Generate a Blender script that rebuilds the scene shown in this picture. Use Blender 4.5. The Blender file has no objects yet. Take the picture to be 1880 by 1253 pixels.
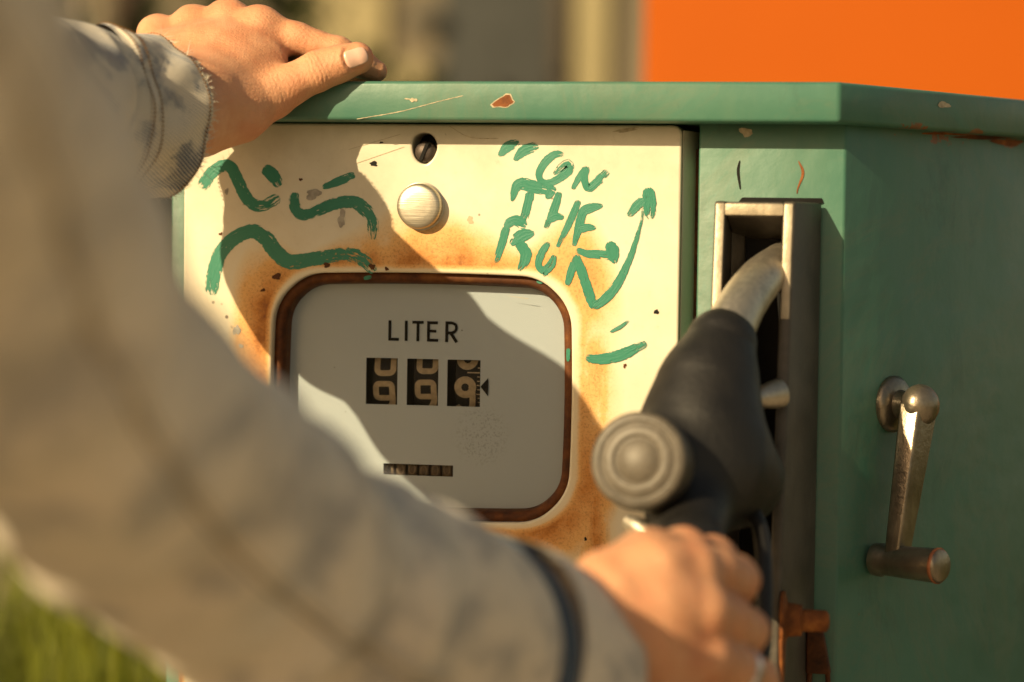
import bpy, bmesh, math, random
import numpy as np
from mathutils import Vector, Matrix
random.seed(7); rng = np.random.default_rng(7)
SC = bpy.context.scene
COL = SC.collection
R_ = math.radians

# ------------------------------------------------------------------ camera
FPX = 5000.0                       # focal length in photograph pixels (1880 wide)
YAW, ROLL, HZ = R_(12), .015, 459
_v0 = np.array([-math.sin(YAW), math.cos(YAW), 0.]); _r0 = np.array([math.cos(YAW), math.sin(YAW), 0.]); _z = np.array([0, 0, 1.])
_p = (626.5-HZ)/FPX
CV = _v0*math.cos(_p)-_z*math.sin(_p); _u = _z*math.cos(_p)+_v0*math.sin(_p)
CR = _r0*math.cos(ROLL)+_u*math.sin(ROLL); CU = _u*math.cos(ROLL)-_r0*math.sin(ROLL)
S0 = FPX/3000.0
def ray(px, py): return CV+CR*((px-940)/FPX)+CU*((626.5-py)/FPX)
CC = np.array([0, 0, 1.2])-ray(775, 605)*S0
def at(px, py, D=0.):              # point on the plane D metres in front of the pump's front panel
    d = ray(px, py); return CC+d*((-D-CC[1])/d[1])
def P(px, py, n=0.):               # point n metres nearer than the focus plane
    return CC+ray(px, py)*(S0-n)
cam_d = bpy.data.cameras.new('camera'); cam = bpy.data.objects.new('camera', cam_d); COL.objects.link(cam)
M = Matrix(((CR[0], CU[0], -CV[0], CC[0]), (CR[1], CU[1], -CV[1], CC[1]), (CR[2], CU[2], -CV[2], CC[2]), (0, 0, 0, 1)))
cam.matrix_world = M
cam_d.sensor_width = 36; cam_d.lens = FPX/1880*36; cam_d.clip_start = .05; cam_d.clip_end = 500
cam_d.dof.use_dof = True; cam_d.dof.focus_distance = S0-.012
cam_d.dof.aperture_fstop = cam_d.lens/1000/.029
cam_d.dof.aperture_blades = 0
SC.camera = cam

# ------------------------------------------------------------------ light
SUN = Vector((-.67, -1.0, .57)).normalized()      # towards the sun
w = bpy.data.worlds.new('World'); SC.world = w; w.use_nodes = True
nt = w.node_tree; bg = nt.nodes['Background']
sky = nt.nodes.new('ShaderNodeTexSky'); sky.sky_type = 'NISHITA'; sky.sun_disc = False
sky.sun_elevation = math.asin(SUN.z); sky.sun_rotation = math.atan2(SUN.x, SUN.y) % (2*math.pi)
sky.dust_density = 1.8; sky.air_density = 1.0; sky.ozone_density = .6
mx = nt.nodes.new('ShaderNodeMix'); mx.data_type = 'RGBA'; mx.blend_type = 'MULTIPLY'; mx.inputs[0].default_value = 1
mx.inputs[7].default_value = (1.0, .77, .51, 1)
nt.links.new(sky.outputs[0], mx.inputs[6]); nt.links.new(mx.outputs[2], bg.inputs[0]); bg.inputs[1].default_value = .084
sd = bpy.data.lights.new('sun', 'SUN'); sun = bpy.data.objects.new('sun', sd); COL.objects.link(sun)
sd.energy = 4.2; sd.angle = R_(.5); sd.color = (1.0, .80, .47)
sun.rotation_euler = (-SUN).to_track_quat('-Z', 'Y').to_euler(); sun.location = (-3, -3, 3)
vs = SC.view_settings; vs.view_transform = 'Standard'; vs.look = 'None'; vs.gamma = 1; vs.exposure = .70; vs.use_curve_mapping = False
SC.cycles.max_bounces = 8; SC.cycles.caustics_reflective = False; SC.cycles.caustics_refractive = False

# ------------------------------------------------------------------ helpers: objects
def link(name, me, mat=None, parent=None, smooth=True):
    o = bpy.data.objects.new(name, me); COL.objects.link(o)
    if mat is not None: me.materials.append(mat)
    if parent is not None: o.parent = parent
    if smooth:
        me.polygons.foreach_set('use_smooth', np.ones(len(me.polygons), bool))
    return o
def mesh(name, V, F, mat=None, parent=None, smooth=True, uv=None):
    me = bpy.data.meshes.new(name)
    me.from_pydata([tuple(map(float, v)) for v in V], [], [tuple(map(int, f)) for f in F]); me.update()
    if uv is not None:
        l = me.uv_layers.new(name='UVMap'); uv = np.asarray(uv)
        idx = np.zeros(len(me.loops), int); me.loops.foreach_get('vertex_index', idx)
        l.data.foreach_set('uv', uv[idx].astype(np.float32).ravel())
    return link(name, me, mat, parent, smooth)
def empty(name, loc=(0, 0, 0)):
    o = bpy.data.objects.new(name, None); COL.objects.link(o); o.location = loc; return o
def tag(o, label=None, cat=None, group=None, kind=None):
    for k, x in (('label', label), ('category', cat), ('group', group), ('kind', kind)):
        if x: o[k] = x
    return o
def bevel(o, wd, seg=3, ang=40):
    m = o.modifiers.new('bevel', 'BEVEL'); m.width = wd; m.segments = seg; m.limit_method = 'ANGLE'; m.angle_limit = R_(ang)
    m.harden_normals = False; return o
def flat_smooth(o, ang=35):
    me = o.data
    me.polygons.foreach_set('use_smooth', np.ones(len(me.polygons), bool))
    bm = bmesh.new(); bm.from_mesh(me)
    for e in bm.edges:
        if len(e.link_faces) == 2 and e.calc_face_angle(0) > R_(ang): e.smooth = False
    bm.to_mesh(me); bm.free(); return o
def prism(name, poly, z0, z1, mat, parent, bev=0.):
    n = len(poly)
    V = [(x, y, z0) for x, y in poly]+[(x, y, z1) for x, y in poly]
    F = [tuple(range(n))[::-1], tuple(range(n, 2*n))]+[(i, (i+1) % n, n+(i+1) % n, n+i) for i in range(n)]
    o = mesh(name, V, F, mat, parent)
    if bev: bevel(o, bev)
    else: flat_smooth(o)
    return o
def hexa(name, pts, mat, parent, bev=0.):          # 8 corner points: four of one end, four of the other
    F = [(0, 1, 2, 3), (7, 6, 5, 4)]+[(i, 4+i, 4+(i+1) % 4, (i+1) % 4) for i in range(4)]
    o = mesh(name, pts, F, mat, parent)
    bm = bmesh.new(); bm.from_mesh(o.data); bmesh.ops.recalc_face_normals(bm, faces=bm.faces); bm.to_mesh(o.data); bm.free()
    if bev: bevel(o, bev)
    else: flat_smooth(o)
    return o
def box(name, a, b, mat, parent, bev=0.):
    (x0, y0, z0), (x1, y1, z1) = a, b
    return hexa(name, [(x0, y0, z0), (x1, y0, z0), (x1, y1, z0), (x0, y1, z0), (x0, y0, z1), (x1, y0, z1), (x1, y1, z1), (x0, y1, z1)], mat, parent, bev)
def frame(ax):
    ax = np.asarray(ax, float); ax = ax/np.linalg.norm(ax)
    t = np.array([0, 0, 1.]) if abs(ax[2]) < .9 else np.array([1., 0, 0])
    e1 = np.cross(t, ax); e1 /= np.linalg.norm(e1); e2 = np.cross(ax, e1); return ax, e1, e2
def lathe(name, base, ax, prof, mat, parent, seg=48, sx=1., cap=True):   # prof: (radius, height)
    ax, e1, e2 = frame(ax); base = np.asarray(base, float); V = []; F = []; n = len(prof)
    for r, h in prof:
        for k in range(seg):
            a = 2*math.pi*k/seg; V.append(base+ax*h+(e1*math.cos(a)*sx+e2*math.sin(a))*r)
    for i in range(n-1):
        for k in range(seg):
            F.append((i*seg+k, i*seg+(k+1) % seg, (i+1)*seg+(k+1) % seg, (i+1)*seg+k))
    if cap: F.append(tuple(range((n-1)*seg, n*seg))); F.append(tuple(range(seg))[::-1])
    return flat_smooth(mesh(name, V, F, mat, parent), 50)
def cr_path(pts, step):                             # Catmull-Rom through rows of any width
    pts = np.asarray(pts, float); q = np.vstack([2*pts[0]-pts[1], pts, 2*pts[-1]-pts[-2]]); out = []
    for i in range(1, len(q)-2):
        L = np.linalg.norm(q[i+1][:2]-q[i][:2]) if pts.shape[1] < 4 else np.linalg.norm(q[i+1][:3]-q[i][:3])
        m = max(2, int(L/step))
        for k in range(m):
            t = k/m; a, b, c, d = q[i-1], q[i], q[i+1], q[i+2]
            out.append(.5*((2*b)+(c-a)*t+(2*a-5*b+4*c-d)*t*t+(3*b-a-3*c+d)*t**3))
    out.append(pts[-1]); return np.array(out)
def tube(name, pts, rad, mat, parent, seg=16, step=.004, caps=True):
    rows = np.hstack([np.asarray(pts, float), np.asarray(rad, float).reshape(-1, 1)]); q = cr_path(rows, step)
    c = q[:, :3]; t = np.gradient(c, axis=0); t /= np.linalg.norm(t, axis=1)[:, None]
    ax, e1, e2 = frame(t[0]); V = []; F = []; n = len(c); uv = []; s = 0
    for i in range(n):
        e1 = e1-t[i]*(e1@t[i]); e1 /= np.linalg.norm(e1); e2 = np.cross(t[i], e1)
        if i: s += np.linalg.norm(c[i]-c[i-1])
        for k in range(seg):
            a = 2*math.pi*k/seg; V.append(c[i]+(e1*math.cos(a)+e2*math.sin(a))*q[i, 3]); uv.append((a, s))
    for i in range(n-1):
        for k in range(seg): F.append((i*seg+k, i*seg+(k+1) % seg, (i+1)*seg+(k+1) % seg, (i+1)*seg+k))
    if caps: F.append(tuple(range((n-1)*seg, n*seg))); F.append(tuple(range(seg))[::-1])
    return flat_smooth(mesh(name, V, F, mat, parent, uv=uv), 60)
def fill2d(name, loops, y, thick, mat, parent, bev=0.):   # loops of (x, z), first the outline, then holes
    cu = bpy.data.curves.new(name, 'CURVE'); cu.dimensions = '2D'; cu.fill_mode = 'BOTH'
    cu.extrude = max(thick/2-bev, 1e-5); cu.bevel_depth = bev; cu.bevel_resolution = 3; cu.offset = -bev
    for lp in loops:
        s = cu.splines.new('POLY'); s.points.add(len(lp)-1); s.use_cyclic_u = True
        for p_, (x, z) in zip(s.points, lp): p_.co = (x, z, 0, 1)
    tmp = bpy.data.objects.new('tmp', cu); COL.objects.link(tmp)
    dg = bpy.context.evaluated_depsgraph_get(); me = bpy.data.meshes.new_from_object(tmp.evaluated_get(dg))
    bpy.data.objects.remove(tmp); bpy.data.curves.remove(cu)
    me.name = name; me.materials.clear()
    me.transform(Matrix(((1, 0, 0, 0), (0, 0, -1, y), (0, 1, 0, 0), (0, 0, 0, 1))))   # x,z plane, curve +Z towards -y
    o = link(name, me, mat, parent); return flat_smooth(o, 30)
def rrect(cx, cz, hx, hz, r, n=14, bulge=0.):
    out = []
    for (sx, sz, a0) in ((1, 1, 0), (-1, 1, 90), (-1, -1, 180), (1, -1, 270)):
        for k in range(n+1):
            a = R_(a0+90*k/n); out.append((cx+sx*(hx-r)+r*math.cos(a), cz+sz*(hz-r)+r*math.sin(a)))
    # subdivide the long straight sides and let them bow outwards a little
    res = []
    for i, p_ in enumerate(out):
        q = out[(i+1) % len(out)]; L = math.hypot(q[0]-p_[0], q[1]-p_[1]); m = max(1, int(L/.006))
        for k in range(m):
            t = k/m; x = p_[0]+(q[0]-p_[0])*t; z = p_[1]+(q[1]-p_[1])*t
            if bulge:
                ux, uz = (x-cx)/hx, (z-cz)/hz
                x += math.copysign(bulge, ux)*(1-min(1, abs(uz))**2)*(abs(ux) > .9); z += math.copysign(bulge, uz)*(1-min(1, abs(ux))**2)*(abs(uz) > .9)
            res.append((x, z))
    return res

# ------------------------------------------------------------------ helpers: materials
class NB:
    def __init__(s, name):
        s.m = bpy.data.materials.new(name); s.m.use_nodes = True; s.t = s.m.node_tree; s.n = s.t.nodes; s.b = s.n['Principled BSDF']
        s.out = s.n['Material Output']
    def new(s, ty): return s.n.new('ShaderNode'+ty)
    def put(s, sock, x):
        if isinstance(x, bpy.types.NodeSocket): s.t.links.new(x, sock)
        elif isinstance(x, (tuple, list)) and len(x) == 3 and sock.type == 'RGBA': sock.default_value = (*x, 1)
        else: sock.default_value = x
    def co(s, kind='Object', scale=None, rot=None):
        c = s.new('TexCoord').outputs[kind]
        if scale is None and rot is None: return c
        mp = s.new('Mapping'); s.put(mp.inputs[0], c)
        if scale is not None: mp.inputs[3].default_value = scale
        if rot is not None: mp.inputs[2].default_value = rot
        return mp.outputs[0]
    def noise(s, v, sc, det=4, rough=.55, dist=0.):
        x = s.new('TexNoise'); s.put(x.inputs['Vector'], v); x.inputs['Scale'].default_value = sc; x.inputs['Detail'].default_value = det
        x.inputs['Roughness'].default_value = rough; x.inputs['Distortion'].default_value = dist; return x.outputs[0]
    def vor(s, v, sc, feat='F1'):
        x = s.new('TexVoronoi'); s.put(x.inputs['Vector'], v); x.inputs['Scale'].default_value = sc; x.feature = feat; return x.outputs[0]
    def ma(s, op, a, b=None, c=None, clamp=False):
        x = s.new('Math'); x.operation = op; x.use_clamp = clamp
        for i, q in enumerate((a, b, c)):
            if q is not None: s.put(x.inputs[i], q)
        return x.outputs[0]
    def ramp(s, f, stops):
        x = s.new('ValToRGB'); s.put(x.inputs[0], f); e = x.color_ramp.elements
        while len(e) < len(stops): e.new(.5)
        for el, (p_, c) in zip(e, stops):
            el.position = p_; el.color = (*c, 1) if isinstance(c, tuple) else (c, c, c, 1)
        return x.outputs[0]
    def mix(s, f, a, b, mode='MIX'):
        x = s.new('Mix'); x.data_type = 'RGBA'; x.blend_type = mode; s.put(x.inputs[0], f); s.put(x.inputs[6], a); s.put(x.inputs[7], b); return x.outputs[2]
    def sep(s, v):
        x = s.new('SeparateXYZ'); s.put(x.inputs[0], v); return x.outputs
    def bump(s, h, st, dist=.001, normal=None):
        x = s.new('Bump'); s.put(x.inputs['Height'], h); x.inputs['Strength'].default_value = st; x.inputs['Distance'].default_value = dist
        if normal is not None: s.put(x.inputs['Normal'], normal)
        return x.outputs[0]
    def set(s, **k):
        for a, b in k.items():
            s.put(s.b.inputs[{'col': 'Base Color', 'rough': 'Roughness', 'metal': 'Metallic', 'normal': 'Normal', 'spec': 'Specular IOR Level', 'sss': 'Subsurface Weight', 'coat': 'Coat Weight', 'alpha': 'Alpha', 'coatr': 'Coat Roughness', 'sheen': 'Sheen Weight', 'trans': 'Transmission Weight'}[a]], b)
        return s
def gauss(b, x, c, wd):          # node helper: bump of width wd around c
    d = b.ma('DIVIDE', b.ma('SUBTRACT', x, c), wd); return b.ma('POWER', 2.718, b.ma('MULTIPLY', b.ma('MULTIPLY', d, d), -1.))
def simple(name, col, rough=.5, metal=0., spec=.5, var=.15, sc=60, bump=0.):
    b = NB(name); n = b.noise(b.co(), sc, 5)
    c0 = tuple(max(0, x*(1-var)) for x in col); c1 = tuple(min(1, x*(1+var)) for x in col)
    b.set(col=b.ramp(n, [(.3, c0), (.7, c1)]), rough=rough, metal=metal, spec=spec)
    if bump: b.set(normal=b.bump(n, bump, .002))
    return b.m

def mat_green():
    b = NB('green_paint'); c = b.co(); n1 = b.noise(c, 9, 6, .6); n2 = b.noise(c, 70, 5); n3 = b.noise(b.co(scale=(1, 1, .25)), 14, 5, .65, 1.5)
    col = b.mix(b.ramp(n1, [(.3, 0.), (.75, 1.)]), (.044, .138, .100), (.068, .178, .120))
    col = b.mix(b.ramp(n3, [(.45, 0.), (.8, .45)]), col, (.115, .185, .12))
    col = b.mix(b.ramp(n2, [(.62, 0.), (.8, .25)]), col, (.045, .15, .10))
    # rust breaking out below the lid on the side and at the foot of the sheet
    x, y, z = b.sep(c)
    edge = b.ma('MULTIPLY', gauss(b, z, 1.324, .0055), b.ramp(b.noise(c, 26, 5, .7), [(.5, 0.), (.58, 1.)]))
    edge = b.ma('MULTIPLY', edge, b.ma('GREATER_THAN', y, .03))
    spot = b.ramp(b.vor(c, 38), [(.03, 1.), (.05, 0.)])
    spot = b.ma('MULTIPLY', spot, b.ramp(b.noise(c, 11, 2), [(.60, 0.), (.66, 1.)]))
    ru = b.ma('MAXIMUM', b.ramp(edge, [(.25, 0.), (.4, 1.)]), spot)
    rc = b.mix(b.noise(c, 160, 4), (.10, .028, .008), (.34, .12, .03))
    col = b.mix(ru, col, rc)
    smu = b.ramp(b.noise(c, 5, 8, .75, 2.2), [(.48, 0.), (.56, .35), (.60, .05), (.72, .40)])
    col = b.mix(smu, col, (.120, .160, .105))
    drk = b.ramp(b.noise(b.co(scale=(1, 1, .35)), 20, 7, .75, .8), [(.56, 0.), (.72, .55)])
    col = b.mix(drk, col, (.028, .075, .052))
    scr = b.ma('MULTIPLY', b.ramp(b.vor(b.co(scale=(1, 1, .04), rot=(.25, .35, .1)), 34), [(.010, 1.), (.016, 0.)]), b.ramp(b.noise(c, 16, 3), [(.52, 0.), (.58, .6)]))
    col = b.mix(scr, col, (.30, .33, .22))
    b.set(col=col, rough=b.ramp(n1, [(.3, .34), (.8, .52)]), spec=.45, normal=b.bump(b.noise(c, 260, 4), .18, .0006, b.bump(b.noise(c, 6, 4), .6, .008)))
    return b.m
def mat_cream():
    b = NB('cream_enamel'); c = b.co(); x, y, z = b.sep(c)
    hx, hz, rr, cz = .0926, .0738, .030, 1.1585
    qx = b.ma('MAXIMUM', b.ma('SUBTRACT', b.ma('ABSOLUTE', x), hx-rr), 0.); qz = b.ma('MAXIMUM', b.ma('SUBTRACT', b.ma('ABSOLUTE', b.ma('SUBTRACT', z, cz)), hz-rr), 0.)
    d = b.ma('SUBTRACT', b.ma('SQRT', b.ma('ADD', b.ma('MULTIPLY', qx, qx), b.ma('MULTIPLY', qz, qz))), rr)
    n = b.noise(c, 22, 6, .62); nb = b.noise(c, 7, 3); vs_ = b.noise(b.co(scale=(1, 1, .12)), 60, 5, .65); fine = b.noise(c, 620, 5, .75)
    pat = b.noise(c, 15, 8, .72); pq = b.ramp(pat, [(.36, 0.), (.66, 1.)])
    low = b.ma('MAXIMUM', gauss(b, x, .105, .035), b.ma('MAXIMUM', b.ma('MULTIPLY', gauss(b, x, -.005, .055), b.ma('GREATER_THAN', z, 1.2)), gauss(b, x, -.112, .03)))
    reach = b.ma('MULTIPLY_ADD', b.ma('MULTIPLY', low, b.ma('MULTIPLY_ADD', nb, 1.2, .15)), .054, .004)
    st = b.ma('SUBTRACT', 1., b.ma('DIVIDE', b.ma('SUBTRACT', d, .004), reach), clamp=True)
    st = b.ma('MULTIPLY', st, b.ramp(d, [(.003, 0.), (.0085, 1.)]))
    st = b.ma('MULTIPLY', st, b.ma('MULTIPLY', b.ma('MULTIPLY_ADD', pq, .70, .62), b.ramp(b.noise(b.co(scale=(1, 1, .6)), 13, 3), [(.30, .38), (.54, 1.15)])))
    # long run-down streaks right and left of the window
    run = b.ma('MULTIPLY', gauss(b, x, .1085, .011), b.ramp(z, [(.0, 1.), (1., 1.)]))
    runz = b.ramp(b.ma('MULTIPLY', b.ma('SUBTRACT', 1.215, z), 8.), [(0., 0.), (.25, 1.)])
    run = b.ma('MULTIPLY', b.ma('MULTIPLY', run, runz), b.ma('MULTIPLY', b.ramp(vs_, [(.32, .35), (.58, 1.)]), b.ma('MULTIPLY_ADD', pq, .6, .4)))
    run2 = b.ma('MULTIPLY', b.ma('MULTIPLY', gauss(b, x, -.107, .010), runz), b.ma('MULTIPLY_ADD', vs_, .9, .25))
    st = b.ma('MAXIMUM', b.ma('MAXIMUM', st, run), run2)
    lowl = b.ma('MULTIPLY', gauss(b, x, -.1525, .0022), b.ramp(b.ma('MULTIPLY', b.ma('SUBTRACT', 1.01, z), 20.), [(0., 0.), (.6, 1.)]))
    st = b.ma('MAXIMUM', st, lowl)
    grime = b.ma('MULTIPLY', b.ramp(b.noise(c, 18, 7, .7), [(.42, 0.), (.68, 1.)]), b.ramp(b.ma('MULTIPLY', b.ma('SUBTRACT', z, 1.235), 11.), [(0., .05), (.9, .42)]))
    base = b.mix(b.ramp(n, [(.35, 0.), (.75, 1.)]), (.74, .68, .54), (.66, .59, .445))
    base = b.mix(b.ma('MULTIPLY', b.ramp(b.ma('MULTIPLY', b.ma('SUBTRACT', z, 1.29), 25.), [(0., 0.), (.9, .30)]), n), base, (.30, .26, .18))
    base = b.mix(grime, base, (.40, .345, .255))
    col = b.mix(b.ramp(st, [(.05, 0.), (.45, .75), (.9, 1.)]), base, b.ramp(st, [(.1, (.76, .50, .15)), (.45, (.72, .33, .030)), (.8, (.52, .19, .015)), (1., (.22, .065, .012))]))
    fl = b.ma('MULTIPLY', b.ramp(fine, [(.50, 0.), (.62, 1.)]), b.ramp(st, [(.12, 0.), (.6, .5)]))
    col = b.mix(fl, col, (.20, .075, .018))
    # pin-head chips and dirt specks
    sp = b.ma('MULTIPLY', b.ramp(b.vor(c, 120), [(.10, 1.), (.16, 0.)]), b.ramp(b.noise(c, 45, 2), [(.62, 0.), (.66, 1.)]))
    col = b.mix(b.ma('MULTIPLY', sp, .85), col, (.09, .055, .03))
    dirt = b.ramp(b.noise(c, 140, 6, .75), [(.58, 0.), (.72, .25)])
    col = b.mix(dirt, col, (.33, .26, .16))
    b.set(col=col, rough=b.ma('MULTIPLY_ADD', st, .3, .30), spec=.42, normal=b.bump(fine, .10, .0005, b.bump(b.noise(c, 14, 2), .10, .004)))
    return b.m
def mat_rust(name='rust', dark=1.):
    b = NB(name); c = b.co(); n = b.noise(c, 90, 6, .7); m = b.noise(c, 25, 4)
    col = b.ramp(n, [(.3, (.07*dark, .022*dark, .008*dark)), (.55, (.24*dark, .075*dark, .016*dark)), (.75, (.40*dark, .16*dark, .035*dark))])
    col = b.mix(b.ramp(m, [(.45, 0.), (.7, .6)]), col, (.11*dark, .04*dark, .016*dark))
    b.set(col=col, rough=.72, spec=.3, normal=b.bump(n, .5, .0012)); return b.m
def mat_dial():
    b = NB('dial_enamel'); c = b.co(); n = b.noise(c, 12, 4); x, y, z = b.sep(c)
    col = b.mix(n, (.36, .415, .445), (.415, .47, .495))
    r2 = b.ma('ADD', b.ma('POWER', b.ma('DIVIDE', b.ma('SUBTRACT', x, .034), .02), 2.), b.ma('POWER', b.ma('DIVIDE', b.ma('SUBTRACT', z, 1.135), .022), 2.))
    spk = b.ma('MULTIPLY', b.ramp(b.noise(c, 900, 2), [(.52, 0.), (.62, .30)]), b.ramp(r2, [(.2, 1.), (1., 0.)]))
    dots = b.ma('MULTIPLY', b.ramp(b.vor(c, 95), [(.055, 1.), (.08, 0.)]), b.ramp(b.noise(c, 31, 1), [(.60, 0.), (.64, 1.)]))
    col = b.mix(b.ma('MAXIMUM', spk, dots), col, (.07, .065, .05))
    b.set(col=col, rough=.38, spec=.4, normal=b.bump(n, .04, .003)); return b.m
def mat_glass():
    b = NB('window_glass'); c = b.co(scale=(1, 1, 1)); tr = b.new('BsdfTransparent'); gl = b.new('BsdfGlossy'); gl.inputs['Roughness'].default_value = .06
    fr = b.new('Fresnel'); fr.inputs[0].default_value = 1.45
    sc = b.ramp(b.vor(b.co(scale=(1, 1, .05), rot=(0, 1.2, 0)), 55), [(.012, .10), (.02, 0.)])
    dust = b.ma('MULTIPLY', b.noise(b.co(), 40, 5, .7), .008)
    f = b.ma('ADD', b.ma('ADD', b.ma('MULTIPLY', fr.outputs[0], .4), 0.), 0.)
    ms = b.new('MixShader'); b.put(ms.inputs[0], f); b.put(ms.inputs[1], tr.outputs[0]); b.put(ms.inputs[2], gl.outputs[0])
    df = b.new('BsdfDiffuse'); df.inputs[0].default_value = (.6, .56, .46, 1)
    m2 = b.new('MixShader'); b.put(m2.inputs[0], b.ma('ADD', b.ma('MULTIPLY', sc, .35), dust)); b.put(m2.inputs[1], ms.outputs[0]); b.put(m2.inputs[2], df.outputs[0])
    b.put(b.out.inputs[0], m2.outputs[0]); return b.m
def mat_stroke():
    b = NB('green_brush_paint'); u = b.sep(b.co('UV')); c = b.co()
    mpn = b.new('CombineXYZ'); b.put(mpn.inputs[0], b.ma('MULTIPLY', u[0], 110.)); b.put(mpn.inputs[1], b.ma('MULTIPLY', u[1], 7.)); b.put(mpn.inputs[2], b.ma('MULTIPLY', b.sep(c)[0], 40.))
    st = b.noise(mpn.outputs[0], 1.0, 5, .65)
    # UV.x is metres along the stroke, z of the UV is not there, dryness grows to the edges
    edge = b.ma('ABSOLUTE', b.ma('MULTIPLY_ADD', u[1], 2., -1.))
    um = b.new('UVMap'); um.uv_map = 'dry'; en = b.sep(um.outputs[0])[0]
    rag = b.noise(c, 260, 4, .7)
    dry = b.ma('ADD', b.ma('MULTIPLY', b.ma('POWER', edge, 5.), .15), b.ma('MULTIPLY', b.ma('MULTIPLY', b.ma('SUBTRACT', en, .62, clamp=True), 2.6), .17))
    dry = b.ma('ADD', dry, b.ma('MULTIPLY', b.ma('SUBTRACT', .10, en, clamp=True), 1.6))
    a = b.ma('GREATER_THAN', b.ma('SUBTRACT', b.ma('ADD', st, b.ma('MULTIPLY', b.ma('SUBTRACT', rag, .5), .35)), dry), .315)
    b.set(col=b.mix(st, (.012, .155, .095), (.028, .225, .145)), rough=.42, spec=.5, alpha=a, normal=b.bump(st, .35, .0006)); return b.m
def mat_brushed(name, col=(.55, .50, .42), rough=.32, sc=(4, 4, 120)):
    b = NB(name); n = b.noise(b.co(scale=sc), 12, 5, .7); g = b.noise(b.co(), 60, 5, .7)
    c1 = b.mix(b.ramp(n, [(.35, 0.), (.7, 1.)]), tuple(x*.72 for x in col), col); c1 = b.mix(b.ramp(g, [(.55, 0.), (.75, .55)]), c1, tuple(x*.35 for x in col))
    b.set(col=c1, metal=.9, rough=b.ma('MULTIPLY_ADD', n, .25, rough-.08), normal=b.bump(n, .25, .0004)); return b.m
def mat_cast(name, col=(.20, .175, .145), metal=.55, rough=.5):
    b = NB(name); c = b.co(); n = b.noise(c, 35, 6, .68); f = b.noise(c, 300, 4); v_ = b.noise(b.co(scale=(1, 1, .15)), 90, 5, .7)
    cc = b.mix(b.ramp(n, [(.35, 0.), (.7, 1.)]), tuple(x*.55 for x in col), col); cc = b.mix(b.ramp(v_, [(.55, 0.), (.8, .5)]), cc, tuple(min(1, x*1.7) for x in col))
    b.set(col=cc, metal=metal, rough=b.ma('MULTIPLY_ADD', n, .3, rough-.15), spec=.5, normal=b.bump(f, .35, .0008, b.bump(n, .2, .002))); return b.m
def mat_skin(name, tint=(1, 1, 1)):
    b = NB(name); c = b.co(); n = b.noise(c, 55, 4); n2 = b.noise(c, 160, 4)
    A = tuple(x*t for x, t in zip((.62, .290, .150), tint)); B = tuple(x*t for x, t in zip((.70, .365, .205), tint)); Cc = tuple(x*t for x, t in zip((.58, .215, .115), tint))
    col = b.mix(b.ramp(n, [(.35, 0.), (.7, 1.)]), A, B); col = b.mix(b.ramp(n2, [(.55, 0.), (.8, .35)]), col, Cc)
    vo = b.new('TexVoronoi'); b.put(vo.inputs['Vector'], b.co(scale=(1, 1, .75))); vo.inputs['Scale'].default_value = 900; vo.feature = 'DISTANCE_TO_EDGE'
    red = b.ramp(b.noise(c, 26, 3), [(.48, 0.), (.70, .55)]); col = b.mix(red, col, tuple(x*t for x, t in zip((.60, .20, .10), tint)))
    wr_ = b.noise(b.co(scale=(1, .45, 1.), rot=(0, .5, .3)), 950, 5, .75)
    pores = b.ramp(vo.outputs[0], [(0., 0.), (.12, 1.)])
    b.set(col=col, rough=b.ma('MULTIPLY_ADD', n2, .22, .34), spec=.42, sss=.14, normal=b.bump(pores, .30, .0005, b.bump(wr_, .55, .0008, b.bump(b.noise(c, 120, 3, .6), .25, .0015))))
    b.b.inputs['Subsurface Radius'].default_value = (1, .35, .18); b.b.inputs['Subsurface Scale'].default_value = .006
    return b.m
def mat_denim(name, pale=(.82, .71, .55), blue=(.030, .065, .140), per=.0019, amt=1.1, pam=1.):
    b = NB(name); uv = b.co('UV'); u = b.sep(uv)
    c = b.co(); n = b.noise(c, 24, 4, .6, .6); n2 = b.noise(c, 60, 5); n3 = b.noise(c, 6, 3)
    # twill ribs run diagonally; uv is in metres round and along the sleeve
    wob = b.ma('MULTIPLY', b.noise(c, 45, 3), .0012)
    ph = b.ma('MULTIPLY', b.ma('ADD', b.ma('ADD', b.ma('MULTIPLY', u[0], .86), b.ma('MULTIPLY', u[1], -.51)), wob), 2*math.pi/per)
    rib = b.ma('MULTIPLY_ADD', b.ma('SINE', ph), .5, .5)
    rib = b.ma('ADD', rib, b.ma('MULTIPLY_ADD', b.noise(uv, 1100, 4, .7), .8, -.40))
    patch = b.ramp(b.ma('MULTIPLY_ADD', n2, .45, b.ma('MULTIPLY', n, .75)), [(.58, 0.), (.70, 1.)])
    dk = b.ramp(rib, [(.30, 0.), (.70, 1.)])
    k = b.ma('ADD', b.ma('MULTIPLY', dk, b.ma('MULTIPLY_ADD', n2, .50*amt, .16*amt)), b.ma('MULTIPLY', patch, b.ma('MULTIPLY_ADD', dk, .45*pam, .45*pam)), clamp=True)
    base = b.mix(n3, pale, tuple(x*.90 for x in pale)); col = b.mix(k, base, blue)
    b.set(col=col, rough=.9, spec=.15, sheen=.25, normal=b.bump(rib, .6, .0006, b.bump(n2, .3, .002))); return b.m

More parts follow.
